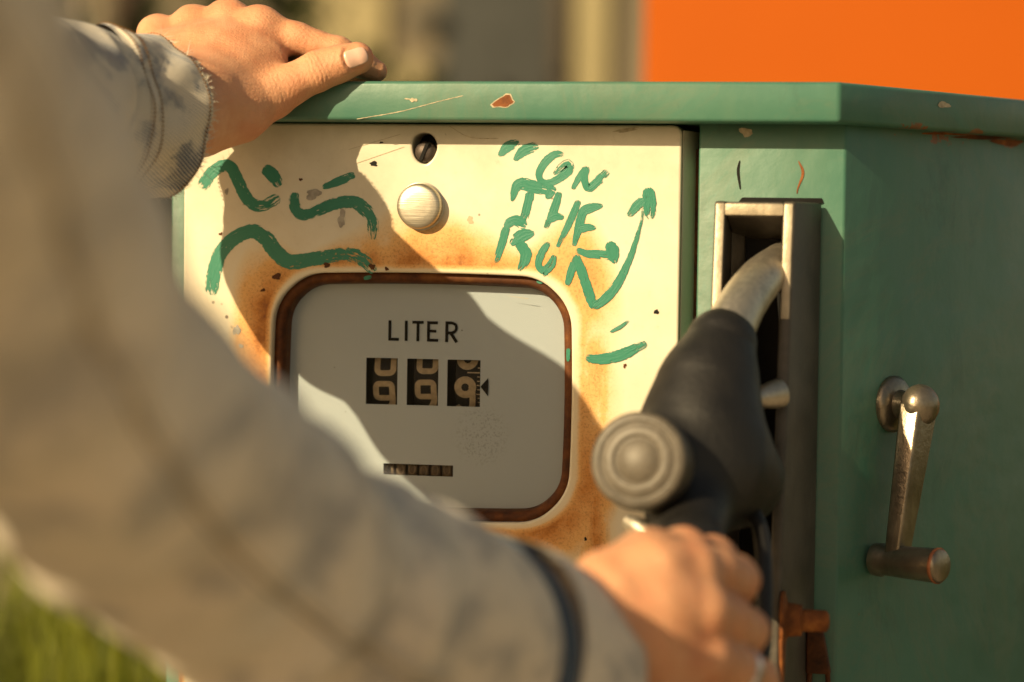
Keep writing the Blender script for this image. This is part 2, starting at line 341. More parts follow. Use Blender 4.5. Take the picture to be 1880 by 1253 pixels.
G = mat_green(); CREAM = mat_cream(); RUST = mat_rust(); RUSTD = mat_rust('dark_rust', .45); BEZEL = mat_rust('bezel_rust', .5); DIAL = mat_dial(); GLASS = mat_glass(); STROKE = mat_stroke()
BLACK = simple('black_ink', (.004, .004, .004), .7, 0, .1); CAV = simple('black_cavity', (.012, .011, .010), .8, 0, .2)
DRUM = simple('counter_drum_black', (.006, .006, .006), .6, 0, .2, .3, 200); DIGIT = simple('counter_digit_cream', (.34, .27, .17), .6, 0, .3, .25, 300)
STEEL = mat_brushed('button_steel', (.62, .56, .45), .36); SCREW = mat_cast('screw_iron', (.13, .10, .085), .7, .55)
WORN_LIT = mat_cast('worn_sunlit_metal', (.55, .46, .33), .3, .42); CAST = mat_cast('cast_aluminium', (.115, .097, .076), .35, .5); ALU = mat_brushed('spout_aluminium', (.62, .55, .44), .40, (30, 30, 30))
RUBBER = mat_cast('black_rubber', (.009, .0075, .0065), 0., .55); BADGE = mat_cast('badge_plastic', (.12, .10, .075), .1, .48)
CRANKM = mat_cast('crank_metal', (.33, .275, .205), .85, .33); COPPER = simple('crank_edge_copper', (.33, .12, .05), .5, .3)
SKIN = mat_skin('skin'); NAIL = simple('finger_nail', (.74, .47, .36), .26, 0, .5, .08, 150)
DENIM = mat_denim('denim_sharp'); DENIM2 = mat_denim('denim_pale', pale=(.90, .77, .61), blue=(.10, .125, .17), amt=.12, pam=.62); SEAM = simple('stitch_thread', (.20, .095, .025), .8, 0, .2, .2, 300); FRAY = simple('frayed_cotton', (.66, .60, .48), .9, 0, .2)
BARE = simple('bare_primer', (.45, .38, .26), .7, 0, .3, .3, 300); GREYCHIP = simple('grey_bare_metal', (.36, .33, .28), .6, .2, .3, .3, 200)

# ------------------------------------------------------------------ setting
GRASSM = None
def mat_ground():
    b = NB('meadow_ground'); c = b.co(); n = b.noise(c, 1.2, 5); m = b.noise(c, 12, 5)
    b.set(col=b.mix(m, b.mix(n, (.055, .075, .018), (.11, .12, .03)), (.10, .085, .035)), rough=.95, spec=.1, normal=b.bump(m, .6, .03)); return b.m
gm = mesh('ground', [(-60, -20, 0), (60, -20, 0), (60, 90, 0), (-60, 90, 0)], [(0, 1, 2, 3)], mat_ground()); tag(gm, 'grassy ground under and behind the pump', kind='structure')

def mat_concrete():
    b = NB('bounce_concrete'); c = b.co(); n = b.noise(c, 2.5, 6, .6); m = b.noise(c, 60, 5, .7)
    b.set(col=b.mix(b.ramp(m, [(.4, 0.), (.7, .5)]), b.mix(n, (.36, .31, .24), (.46, .40, .31)), (.24, .20, .15)), rough=.85, spec=.2, normal=b.bump(m, .4, .004)); return b.m
fc = box('bounce_slab', (-7, -9, -.05), (7, .62, .012), mat_concrete(), None, .004); tag(fc, 'pale concrete slab out of view, added to bounce warm light', kind='structure')  # unseen slab, added to reflect warm sun onto the shaded sleeve
# tall grass behind the pump's left side
def blades(name, n, xr, yr, hr, mat, seed):
    g = np.random.default_rng(seed); V = []; F = []
    for _ in range(n):
        x, y = g.uniform(*xr), g.uniform(*yr); h = g.uniform(*hr); a = g.uniform(0, 2*math.pi); lean = g.uniform(.03, .26)*h; wd = g.uniform(.004, .010)
        fa = g.uniform(-.9, .9); ex = np.array([math.cos(fa), math.sin(fa), 0])*wd
        i0 = len(V)
        for k in range(6):
            t = k/5; c = np.array([x+math.cos(a)*lean*t*t, y+math.sin(a)*lean*t*t, h*(t-.12*t*t)])
            s = (1-t)**.6; V += [c-ex*s, c+ex*s]
        F += [(i0+2*k, i0+2*k+1, i0+2*k+3, i0+2*k+2) for k in range(5)]
    return mesh(name, V, F, mat)
def mat_blade(name, a, b_):
    b = NB(name); c = b.co(); n = b.noise(b.co(scale=(1, 1, .1)), 7, 3)
    col = b.ramp(n, [(.3, a), (.7, b_)]); b.set(col=col, rough=.55, spec=.3)
    tl = b.new('BsdfTranslucent'); b.put(tl.inputs[0], col); ms = b.new('MixShader'); ms.inputs[0].default_value = .35
    b.put(ms.inputs[1], b.b.outputs[0]); b.put(ms.inputs[2], tl.outputs[0]); b.put(b.out.inputs[0], ms.outputs[0]); return b.m
gp = P(60, 1150, -.9)
tg = blades('tall_grass', 1500, (gp[0]-.7, gp[0]+.35), (max(.68, gp[1]-.25), gp[1]+1.2), (.75, 1.22), mat_blade('tall_grass_blade', (.06, .09, .008), (.22, .23, .022)), 3)
tag(tg, 'blurred tall green grass behind the left edge of the pump', 'grass', kind='stuff')

# orange cabinet close behind, seen above the lid on the right
def cabinet():
    a = P(1176, 300, -1.6); x0 = a[0]; y0 = a[1]
    r = empty('orange_cabinet', (x0+.55, y0+.25, 0)); tag(r, 'plain orange painted cabinet behind the pump on the right', 'cabinet')
    om = NB('orange_paint'); n = om.noise(om.co(), 2.2, 6, .6); om.set(col=om.mix(n, (.31, .063, .0015), (.37, .077, .002)), rough=.7, spec=.1); om = om.m
    off = Vector(r.location)
    def bx_(nm, p, q, m, bv): 
        o = box(nm, p, q, m, r, bv); o.matrix_parent_inverse = Matrix.Translation(-off); return o
    bx_('body', (x0, y0, .06), (x0+1.25, y0+.55, 1.98), om, .012)
    bx_('plinth', (x0+.03, y0+.02, 0), (x0+1.22, y0+.53, .06), CAV, 0)
    bx_('roof_lip', (x0-.015, y0-.02, 1.981), (x0+1.265, y0+.57, 2.03), om, .008)
cabinet()

# pale building far behind
def building():
    W0 = P(330, 300, -7.5); W1 = P(2300, 300, -7.5); y = W0[1]; x0, x1 = W0[0]-1.5, W1[0]+3
    r = empty('building', ((x0+x1)/2, y, 0)); tag(r, 'blurred tan plastered building with a dark grey door, far behind the pump', 'building'); off = Matrix.Translation(-Vector(r.location))
    tan = simple('tan_plaster', (.155, .13, .092), .9, 0, .1, .2, 1.2); grey = simple('grey_door_paint', (.042, .044, .042), .8, 0, .3, .2, 2); pale = simple('pale_yellow_plaster', (.30, .255, .145), .9, 0, .1, .1, 2); brown = simple('brown_timber', (.075, .058, .042), .9, 0, .2, .3, 3); slate = simple('slate_roof', (.09, .08, .075), .8, 0, .2, .3, 4)
    def bx_(nm, p, q, m, par=None):
        o = box(nm, p, q, m, par or r, 0); 
        if par is None: o.matrix_parent_inverse = off
        return o
    bx_('wall', (x0, y, 0), (x1, y+4, 3.2), tan)
    def X(px): return P(px, 100, -7.5)[0]
    def Z(py): return P(900, py, -7.5)[2]
    bx_('door', (X(845), y-.06, 0), (X(1052), y-.002, 2.45), grey)
    bx_('door_frame', (X(1056), y-.09, 0), (X(1078), y-.002, 2.5), brown)
    bx_('render_panel', (X(1082), y-.05, 0), (X(1150), y-.002, 2.9), pale)
    bx_('render_panel', (X(560), y-.04, 0), (X(735), y-.002, 2.9), pale)
    bx_('timber_panel', (X(740), y-.05, 0), (X(842), y-.002, 1.75), brown)
    bx_('shutter', (X(792), y-.12, Z(62)), (X(843), y-.052, Z(36)), grey)
    bx_('window_sill', (X(742), y-.14, Z(172)), (X(822), y-.052, Z(128)), pale)
    ro = mesh('roof', [(x0-.3, y-.5, 3.15), (x1+.3, y-.5, 3.15), (x1+.3, y+2, 4.6), (x0-.3, y+2, 4.6), (x0-.3, y+4.5, 3.15), (x1+.3, y+4.5, 3.15)], [(0, 1, 2, 3), (3, 2, 5, 4), (0, 3, 4), (1, 5, 2)], slate, r, False); ro.matrix_parent_inverse = off
building()
# dark tree on the left behind the hand
def tree():
    b0 = P(215, 200, -5.2); r = empty('tree', (b0[0], b0[1], 0)); tag(r, 'dark green leafy tree behind the raised hand', 'tree')
    bark = simple('bark', (.07, .05, .035), .9, 0, .2, .3, 20)
    tube('trunk', [(0, 0, 0), (.03, 0, .6), (0, .05, 1.3), (.06, 0, 2.2)], [.11, .09, .075, .04], bark, r, 10, .2)
    g = np.random.default_rng(5); V = []; F = []
    for c in range(46):
        cc = np.array([g.normal(0, .40), g.normal(0, .4), g.uniform(.75, 2.6)])
        for _ in range(70):
            p_ = cc+g.normal(0, .12, 3); a = g.normal(size=3); a /= np.linalg.norm(a); e = np.cross(a, g.normal(size=3)); e /= np.linalg.norm(e); L = g.uniform(.03, .055)
            i = len(V); V += [p_-a*L, p_+e*L*.5, p_+a*L, p_-e*L*.5]; F.append((i, i+1, i+2, i+3))
    o = mesh('crown', V, F, mat_blade('tree_leaf', (.018, .030, .008), (.045, .06, .014)), r, False); tag(o, kind='stuff')
tree()

# ------------------------------------------------------------------ the fuel pump
PUMP = empty('fuel_pump', (0, 0, 0)); tag(PUMP, 'old green fuel pump with cream front panel, litre counter and brushed graffiti', 'fuel pump')
ch = np.array([math.cos(R_(60)), math.sin(R_(60))]); CHN = np.array([math.sin(R_(60)), -math.cos(R_(60)), 0])
c0 = np.array([.2560, .002])
prism('cabinet', [(-.170, .022), (-.1535, .022), (-.1535, .105), (.1655, .105), (.1655, .060), (.1685, .060), (.1685, .002), tuple(c0), tuple(c0+ch*.30), (.406, .45), (-.170, .45)], .10, 1.334, G, PUMP, .0022)
prism('plinth', [(-.15, .05), (.24, .05), (.38, .28), (.38, .43), (-.15, .43)], 0, .10, CAV, PUMP)
c1 = np.array([.2545, -.025])
prism('lid', [(-.192, -.025), tuple(c1), tuple(c1+ch*.335), (.424, .468), (-.192, .468)], 1.3262, 1.3500, G, PUMP, .0024)
WIN = dict(cx=-.0012, cz=1.1585)
def win(inset): return rrect(WIN['cx'], WIN['cz'], .0926-inset, .0738-inset, max(.006, .030-inset), 14, .0022)
hole = [(-.0004+(.0076+.0004*math.sin(3*a+1))*math.cos(a), 1.3110+(.0094+.0005*math.sin(3*a))*math.sin(a)) for a in np.linspace(0, 2*math.pi, 36, endpoint=False)]
fill2d('front_panel', [rrect(.0022, 1.0725, .1562, .2530, .006), win(0)[::-1], hole[::-1]], .0105, .021, CREAM, PUMP, .0016)
hexa('panel_edge', [(.1586, .0035, .822), (.1586, .0035, 1.3225), (.1586, .024, 1.3225), (.1586, .024, .822), (.1590, .0035, .822), (.1590, .0035, 1.3225), (.1652, .024, 1.3225), (.1652, .024, .822)], CREAM, PUMP, .0008)
box('panel_gasket', (.1588, .0205, .83), (.1672, .026, 1.312), RUSTD, PUMP, .0005)
lathe('screw_recess', (-.0006, .0200, 1.312), (0, -1, 0), [(.013, 0), (.013, .0015)], CAV, PUMP, 24)
# screw with its slot
sp_ = np.array([0.0002, .0022, 1.3083])
def screw():
    prof = [(.0066, -.012), (.0066, 0), (.0064, .0016), (.0052, .0032), (.0032, .0042), (.0005, .0046)]
    o = lathe('screw', sp_, (0, -1, 0), prof, SCREW, PUMP, 32)
    a = R_(68); d = np.array([math.cos(a), 0, math.sin(a)]); q = np.array([-math.sin(a), 0, math.cos(a)]); y = np.array([0, -1., 0])
    pts = [sp_+d*s1*.0064+q*s2*.0010+y*.0022 for s1, s2 in ((-1, -1), (1, -1), (1, 1), (-1, 1))]+[sp_+d*s1*.0052+q*s2*.0010+y*.0052 for s1, s2 in ((-1, -1), (1, -1), (1, 1), (-1, 1))]
    hexa('slot', pts, CAV, o)
screw()
# round steel button
bp = at(773, 379, 0)
lathe('button', bp+np.array([0, .001, 0]), (0, -1, 0), [(.0148, 0), (.0148, .0012), (.0139, .0016), (.0139, .0058), (.0136, .0072), (.0127, .0082), (.0110, .0088), (.0070, .0091), (.0003, .0093)], STEEL, PUMP, 64)
# rusty ring round the window, dial plate, glass
def ring(name, prof, mat):
    loops = [win(i) for i, y in prof]; n = len(loops[0]); V = []; F = []
    # loops share their point count because they are the same construction
    L = min(len(l) for l in loops)
    def resamp(l, m=220):
        l = np.array(l+[l[0]]); s = np.r_[0, np.cumsum(np.hypot(*np.diff(l, axis=0).T))]; t = np.linspace(0, s[-1], m, endpoint=False)
        return np.c_[np.interp(t, s, l[:, 0]), np.interp(t, s, l[:, 1])]
    m = 220
    for l, (i, y) in zip(loops, prof):
        for x, z in resamp(l, m): V.append((x, y, z))
    for j in range(len(prof)-1):
        for k in range(m): F.append((j*m+k, j*m+(k+1) % m, (j+1)*m+(k+1) % m, (j+1)*m+k))
    o = mesh(name, V, F, mat, PUMP); bm = bmesh.new(); bm.from_mesh(o.data); bmesh.ops.recalc_face_normals(bm, faces=bm.faces); bm.to_mesh(o.data); bm.free(); return o
ring('window_bezel', [(-.0030, .016), (-.0010, .0075), (.0008, .0052), (.0028, .0046), (.0046, .0054), (.0058, .0080), (.0066, .0130), (.0072, .0190)], BEZEL)
fill2d('window_glass', [win(.0052)], .0098, .0012, GLASS, PUMP)
DD = -.0172
def dq(x0, y0, x1, y1, D=DD):
    a = at(x0, y0, D); b = at(x1, y1, D); return (a[0], a[2], b[0], b[2])
WINS = [(672.5, 657, 729, 743.5), (747.5, 658.5, 804, 745.5), (821.5, 660.5, 881, 748)]
def rect4(t): x0, z0, x1, z1 = t; return [(x0, z1), (x1, z1), (x1, z0), (x0, z0)]
wr = [dq(*t) for t in WINS]; tw = dq(704, 851, 831.5, 876)
z_hi = sum(t[1] for t in wr)/3; z_lo = sum(t[3] for t in wr)/3; wr = [(t[0], z_hi, t[2], z_lo) for t in wr]
DIALP = fill2d('dial_plate', [win(.0055)]+[rect4(t)[::-1] for t in wr]+[rect4(tw)[::-1]], -DD+.0006, .0012, DIAL, PUMP)
box('counter_housing', (-.085, -DD+.062, 1.10), (.085, -DD+.064, 1.215), CAV, PUMP)
for nm, (a, b) in (('counter_housing', ((-.085, -DD+.002, 1.214), (.085, -DD+.062, 1.216))), ('counter_housing', ((-.085, -DD+.002, 1.098), (.085, -DD+.062, 1.10))), ('counter_housing', ((-.087, -DD+.002, 1.098), (-.085, -DD+.062, 1.216))), ('counter_housing', ((.085, -DD+.002, 1.098), (.087, -DD+.062, 1.216)))): box(nm, a, b, CAV, PUMP)

# ribbons: flat strokes on a surface; fn maps (x, z) and a tiny lift to a point
def ribbon_xy(pts, wid, step, taper=0., jit=0., closed=False):
    pts = np.asarray(pts, float); wid = np.broadcast_to(np.asarray(wid, float), (len(pts),))
    if len(pts) == 2 or step is None: q = np.c_[pts, wid]
    else: q = cr_path(np.c_[pts, wid], step)
    if step is not None and len(pts) == 2:
        m = max(2, int(np.linalg.norm(pts[1]-pts[0])/step)); q = np.array([q[0]+(q[1]-q[0])*k/m for k in range(m+1)])
    c = q[:, :2]; t = np.gradient(c, axis=0); t /= np.linalg.norm(t, axis=1)[:, None]+1e-12; nrm = np.c_[-t[:, 1], t[:, 0]]; hw = q[:, 2]/2
    if closed:
        t = np.roll(c[:-1], -1, 0)-np.roll(c[:-1], 1, 0); t = np.vstack([t, t[:1]]); t /= np.linalg.norm(t, axis=1)[:, None]; nrm = np.c_[-t[:, 1], t[:, 0]]
    s = np.r_[0, np.cumsum(np.linalg.norm(np.diff(c, axis=0), axis=1))]
    if taper:
        e = np.minimum(s, s[-1]-s)/(hw+1e-9); hw = hw*np.clip(.62+.38*np.sqrt(np.clip(e*1.3, 0, 1)), 0, 1)
    l = c+nrm*hw[:, None]*(1+jit*rng.normal(size=(len(c), 1))); r = c-nrm*hw[:, None]*(1+jit*rng.normal(size=(len(c), 1)))
    return l, r, s
def ribbon(name, pts, wid, fn, mat, parent, step=None, taper=0., jit=0., closed=False, thick=0., uvs=1.):
    l, r, s = ribbon_xy(pts, wid, step, taper, jit, closed); n = len(s); cols = 5
    V = []; uv = []; F = []
    for i in range(n):
        for k in range(cols):
            t = k/(cols-1); p_ = l[i]*(1-t)+r[i]*t; V.append(fn(*p_)); uv.append((s[i]*uvs, t))
    for i in range(n-1):
        for k in range(cols-1): F.append((i*cols+k, i*cols+k+1, (i+1)*cols+k+1, (i+1)*cols+k))
    o = mesh(name, V, F, mat, parent, uv=uv)
    l2 = o.data.uv_layers.new(name='dry'); idx = np.zeros(len(o.data.loops), int); o.data.loops.foreach_get('vertex_index', idx)
    fr_ = np.repeat(s/s[-1], cols); l2.data.foreach_set('uv', np.c_[fr_[idx], 0*fr_[idx]].astype(np.float32).ravel())
    bm = bmesh.new(); bm.from_mesh(o.data); bmesh.ops.recalc_face_normals(bm, faces=bm.faces); bm.to_mesh(o.data); bm.free()
    return o
# LITER, printed on the dial
def dialfn(px, py): p_ = at(px, py, DD+.00025); return p_
lift = [0]
def printed(name, pts, wd, closed=False, step=None):
    lift[0] += 1; k = lift[0]
    return ribbon(name, pts, wd, lambda px, py: at(px, py, DD+.0003+.00003*k), BLACK, DIALP, step, closed=closed)
def letter(name, strokes):
    V = []; F = []
    for pts, wd, st in strokes:
        l, r, s = ribbon_xy(pts, wd, st); i0 = len(V); lift[0] += 1
        for a, b in zip(l, r): V += [at(a[0], a[1], DD+.0003+.00002*lift[0]), at(b[0], b[1], DD+.0003+.00002*lift[0])]
        F += [(i0+2*k, i0+2*k+1, i0+2*k+3, i0+2*k+2) for k in range(len(s)-1)]
    return mesh(name, V, F, BLACK, DIALP, False)
letter('letter_l', [([(716, 588.5), (715.4, 625.5)], 5.4, None), ([(713, 623), (732.5, 623.6)], 5.4, None)])
letter('letter_i', [([(746, 589), (745.6, 626.4)], 5.4, None)])
letter('letter_t', [([(757, 592), (778, 592.4)], 5.4, None), ([(767.6, 590), (767, 627)], 5.4, None)])
letter('letter_e', [([(787, 590), (786.4, 627.5)], 5.4, None), ([(785, 592.8), (804, 593.3)], 5.4, None), ([(785, 608), (801, 608.5)], 5.0, None), ([(785, 624.8), (804.5, 625.4)], 5.4, None)])
letter('letter_r', [([(820.5, 590.5), (819.8, 628.5)], 5.4, None), ([(819, 593.4), (830, 593.6), (836.5, 597), (838, 602.5), (836, 608), (830, 611.4), (819, 611.4)], 5.2, 1.2), ([(827, 611), (838.5, 629)], 5.8, None)])
pa = [at(882, 710.5, DD+.0008), at(896.5, 694, DD+.0008), at(896, 728, DD+.0008)]
mesh('pointer_mark', pa, [(0, 1, 2)], BLACK, DIALP, False)

# counter drums with their digits
DR = .040; DRY = -DD+.0046                       # drum radius, y of the drum's front line
zc = 1.1678
def drum(px0, px1, digits, name='counter_drum', yoff=0.):
    a = at(px0, 700, -DRY); b = at(px1, 700, -DRY); cy = DRY+DR
    o = lathe(name, (a[0], cy, zc), (1, 0, 0), [(DR*.90, 0), (DR, .0006), (DR, b[0]-a[0]-.0006), (DR*.90, b[0]-a[0])], DRUM, PUMP, 96)
    def on(px, py, lf):
        p_ = at(px, py, -DRY); th = (p_[2]-zc)/DR; r = DR+lf; return (p_[0], cy-r*math.cos(th), zc+r*math.sin(th))
    V = []; F = []
    for j, dg in enumerate(digits):
        V = []; F = []
        for m, (pts, wd, st, cl) in enumerate(dg):
            l, r, s = ribbon_xy(pts, wd, st, closed=cl); i0 = len(V); lf = .00015+.00004*m
            for p_, q in zip(l, r):
                for t in (0, .5, 1): V.append(on(*(p_*(1-t)+q*t), lf))
            for k in range(len(s)-1):
                for c in (0, 1): F.append((i0+3*k+c, i0+3*k+c+1, i0+3*k+4+c, i0+3*k+3+c))
        me = mesh('digit', V, F, DIGIT, o)
    return o
def loop(x0, y0, x1, y1, r, n=6):
    out = []
    for cx, cy, a0 in ((x1-r, y0+r, -90), (x1-r, y1-r, 0), (x0+r, y1-r, 90), (x0+r, y0+r, 180)):
        for k in range(n+1): a = R_(a0+90*k/n); out.append((cx+r*math.cos(a), cy+r*math.sin(a)))
    res = []
    out.append(out[0])
    for p_, q in zip(out[:-1], out[1:]):
        m = max(1, int(math.hypot(q[0]-p_[0], q[1]-p_[1])/2.5)); res += [(p_[0]+(q[0]-p_[0])*k/m, p_[1]+(q[1]-p_[1])*k/m) for k in range(m)]
    res.append(out[-1]); return res
def sq9(dx, dy): return [(loop(690+dx, 705+dy, 719.5+dx, 731.5+dy, 6.5), 10.5, None, True), ([(720+dx, 722+dy), (719.5+dx, 738+dy), (714+dx, 752+dy), (703+dx, 766+dy)], [10, 11, 12, 12], 3, False)]
def sq0(dx, dy): return [(loop(692.5+dx, 628+dy, 722+dx, 685.5+dy, 8), 10.5, None, True)]
drum(682, 733, [sq9(0, 0), sq0(0, 0)]); drum(757.5, 808, [sq9(76.5, -2.5), sq0(77, -3.5)])
def circ(cx, cy, r, n=40): return [(cx+r*math.cos(2*math.pi*k/n), cy+r*math.sin(2*math.pi*k/n)) for k in range(n)]+[(cx+r, cy)]
nine = [(circ(854, 711.5, 13.6), 13, None, True), ([(866, 710), (867, 730), (864, 750), (855, 758), (843, 752), (838, 745)], [12, 11, 11, 11, 10, 7], 3, False)]
zero = [(circ(857.5, 660, 13.4), 12.5, None, True)]
ticks = [[([(858, 684.5), (881, 685)], 2.2, None, False)]]+[[([(x, y), (881, y+.3)], 1.8, None, False)] for x, y in ((877, 676), (876, 692.5), (876, 700.5), (875, 708), (876, 716), (874, 724.5), (876, 732), (876, 740))]
drum(834, 884, [nine, zero]+ticks)
# totaliser: a row of small drums
ta = at(704, 851, -DRY); tb = at(831, 876, -DRY); tz = (ta[2]+tb[2])/2; bw = (tb[0]-ta[0])/6
TD = simple('totaliser_brown', (.07, .042, .02), .5, 0, .4, .5, 260)
for k in range(6):
    x = ta[0]+bw*k; o = lathe('totaliser_drum', (x+.0004, DRY+.0125, tz), (1, 0, 0), [(.0108, 0), (.0118, .0005), (.0118, bw-.0014), (.0108, bw-.0009)], TD, PUMP, 40)
    def onT(u, v_, lf=.00012): th = v_/.0118; r = .0118+lf; return (x+bw*.46+u, DRY+.0125-r*math.cos(th), tz+r*math.sin(th))
    hw = .0019; lp = [(math.cos(t)*hw, math.sin(t)*.0032+.0006*(k % 3-1)) for t in np.linspace(0, 2*math.pi, 21)]
    ribbon('digit', lp, .0009, lambda u, v_: onT(u, v_), simple('worn_digit', (.15, .105, .055), .6), o, closed=True)

# brushed graffiti on the panel
ST = [
 ([(370, 346), (385, 322), (405, 306), (423, 307), (437, 332), (450, 360), (468, 377), (490, 375), (513, 362)], 20),
 ([(482, 311), (497, 318), (514, 342)], [17, 22, 16]), ([(592, 345), (620, 334), (651, 321)], [9, 14, 15]),
 ([(541, 354), (541, 380), (556, 395), (585, 386), (620, 373), (650, 372), (672, 387), (684, 410), (684, 441)], [17, 19, 18, 19, 20, 21, 22, 20, 15]),
 ([(388, 542), (392, 505), (405, 465), (430, 438), (462, 425), (486, 436), (505, 460), (532, 481), (580, 475), (625, 468), (650, 470), (672, 481), (688, 499)], [22, 23, 23, 23, 23, 26, 26, 25, 23, 23, 24, 26, 22]),
 ([(916, 287), (932, 270), (953, 261)], [9, 17, 12]), ([(944, 295), (962, 277), (988, 268)], [9, 18, 14]),
 ([(1034, 284), (1018, 284), (1001, 298), (990, 318), (994, 333), (1010, 336), (1032, 324), (1044, 310), (1042, 301), (1030, 308), (1017, 321)], [9, 13, 14, 12, 11, 12, 14, 18, 15, 13, 7]),
 ([(1051, 348), (1064, 325), (1078, 307)], [7, 11, 14]), ([(1076, 306), (1073, 330), (1081, 346), (1100, 330), (1116, 315)], [14, 12, 13, 15, 15]),
 ([(940, 370), (946, 347), (956, 338), (980, 343), (1010, 349), (1020, 352)], [8, 15, 20, 21, 20, 14]), ([(1012, 350), (1004, 366)], [18, 8]), ([(974, 352), (968, 378), (960, 408)], [15, 14, 14]),
 ([(1027, 353), (1017, 385), (1001, 420)], [11, 14, 9]), ([(1006, 404), (1020, 398), (1035, 400)], [15, 14, 9]), ([(1062, 368), (1047, 405), (1023, 454)], [10, 12, 7]),
 ([(1106, 377), (1085, 382), (1070, 390), (1062, 420), (1053, 452)], [8, 16, 15, 14, 8]), ([(1063, 421), (1080, 418), (1094, 419)], [16, 13, 6]),
 ([(931, 414), (921, 448), (909, 484)], [14, 13, 10]), ([(926, 416), (945, 405), (966, 415)], [12, 17, 20]), ([(980, 427), (958, 434), (938, 450)], [10, 22, 14]), ([(950, 444), (965, 464), (962, 482), (953, 497)], [16, 19, 16, 10]),
 ([(1007, 445), (994, 466), (988, 487), (998, 497), (1011, 487), (1018, 469)], [9, 13, 11, 13, 15, 10]), ([(990, 497), (1002, 500), (998, 508)], [8, 10, 5]),
 ([(1041, 524), (1048, 500), (1058, 472)], [9, 13, 12]), ([(1056, 468), (1070, 505), (1090, 566)], [12, 16, 17]), ([(1089, 566), (1110, 550), (1132, 524), (1154, 480), (1168, 440), (1178, 405), (1181, 382)], [14, 16, 15, 11, 8, 5, 7]),
 ([(1058, 459), (1078, 466), (1098, 467), (1120, 470)], [9, 13, 15, 18]), ([(1118, 444), (1124, 462), (1128, 484)], [14, 23, 12]),
 ([(1189, 345), (1192, 370), (1194, 402)], [17, 22, 17]), ([(1182, 366), (1168, 379), (1153, 397)], [14, 15, 9]),
 ([(1120, 610), (1138, 601), (1154, 589)], [4, 7, 4]), ([(1075, 657), (1100, 660), (1140, 652), (1186, 630)], [13, 17, 19, 12])]
for i, (pts, wd) in enumerate(ST):
    lf = .00010+.000012*i
    wd = np.asarray(wd, float)*1.12
    ribbon('paint_stroke', pts, wd, lambda px, py, lf=lf: at(px, py, lf), STROKE, PUMP, 3.0, taper=1, jit=.035, uvs=1/3000)
for i, (pts, wd, D) in enumerate([([(1043, 640), (1043, 664)], 7, -.0044), ([(985, 517), (996, 520)], 5, -.0042), ([(668, 512), (682, 508)], 7, -.0040)]):
    ribbon('paint_stroke', pts, wd, lambda px, py: at(px, py, D), STROKE, PUMP, 3.0, taper=1, jit=.05, uvs=1/3000)

# chips in the paint
def chip(px, py, rx, ry, D, mat, seed, nrm=None, rot=0., name='paint_chip'):
    g = np.random.default_rng(seed); n = 18; base = at(px, py, D) if nrm is None else nrm[0](px, py); V = [base]
    ph = g.uniform(0, 6, 3)
    for k in range(n):
        a = 2*math.pi*k/n; r = 1+.22*math.sin(2*a+ph[0])+.16*math.sin(3*a+ph[1])+.12*math.sin(5*a+ph[2])+g.uniform(-.08, .08)
        x, y = rx*r*math.cos(a), ry*r*math.sin(a); x, y = x*math.cos(rot)-y*math.sin(rot), x*math.sin(rot)+y*math.cos(rot)
        V.append(at(px+x, py+y, D) if nrm is None else nrm[0](px+x, py+y))
    return mesh(name, V, [(0, 1+(k+1) % n, 1+k) for k in range(n)], mat, PUMP, False)
def side(px, py, off=.0003):                      # point on the slanting side face of the cabinet
    d = ray(px, py); q = np.array([*c0, 0])+CHN*off; return CC+d*(((q-CC)@CHN)/(d@CHN))
def lids(px, py, off=.0003):
    d = ray(px, py); q = np.array([*c1, 0])+CHN*off; return CC+d*(((q-CC)@CHN)/(d@CHN))
for a in [(925, 187, 19, 12.5, .0252, BARE, 1), (925, 187, 16.5, 10.5, .0254, RUST, 1), (759, 184, 6, 4, .0253, BARE, 2), (748, 182, 5, 1.4, .0253, BARE, 3), (1370, 243, 13, 7, -.0017, BARE, 4), (686, 301, 8, 4, .0003, CAV, 5),
          (575, 357, 13, 10, .00028, GREYCHIP, 6), (627, 402, 7, 15, .00028, GREYCHIP, 7), (434, 607, 6, 10, .00028, GREYCHIP, 8), (442, 636, 5, 3, .00028, GREYCHIP, 9), (710, 494, 4, 3, .00028, RUSTD, 10), (683, 490, 5, 6, .00028, RUSTD, 11), (1205, 573, 4, 5, .0003, CAV, 12), (863, 404, 6, 6, .00028, simple('pale_stain', (.55, .42, .26), .5), 13), (600, 487, 7, 4, .00028, RUSTD, 14), (508, 508, 9, 5, .00028, RUSTD, 15), (1147, 672, 3, 4, .00028, RUSTD, 16), (1075, 990, 3, 3, .0003, CAV, 17), (405, 430, 3, 3, .0003, RUSTD, 18), (483, 533, 4, 3, .0003, RUSTD, 19), (552, 330, 3, 3, .0003, RUSTD, 20), (700, 262, 3, 2, .0003, CAV, 22), (416, 352, 4, 5, .00028, GREYCHIP, 23), (1150, 239, 26, 3, .00028, BARE, 21)]:
    chip(*a, rot=-.15 if a[6] == 21 else 0.)
chip(1733, 193, 13, 5, 0, BARE, 31, (lids,)); chip(1850, 262, 24, 7, 0, RUST, 32, (side,)); chip(1815, 252, 60, 4.5, 0, RUSTD, 33, (lambda x, y: side(x, y, .0002),)); chip(1745, 246, 50, 2.5, 0, RUST, 34, (lambda x, y: side(x, y, .00025),))
chip(1836, 245, 8, 9, 0, RUST, 35, (lambda x, y: side(x, y, .0002),))
for (x, pts, m) in ((0, [(1358, 295), (1355, 315), (1359, 348)], CAV), (1, [(1466, 296), (1474, 318), (1465, 345), (1463, 356)], RUST)):
    ribbon('crack', pts, [2, 5, 2.5, 2][:len(pts)], lambda px, py: at(px, py, -.0016), m, PUMP, 3., taper=1)
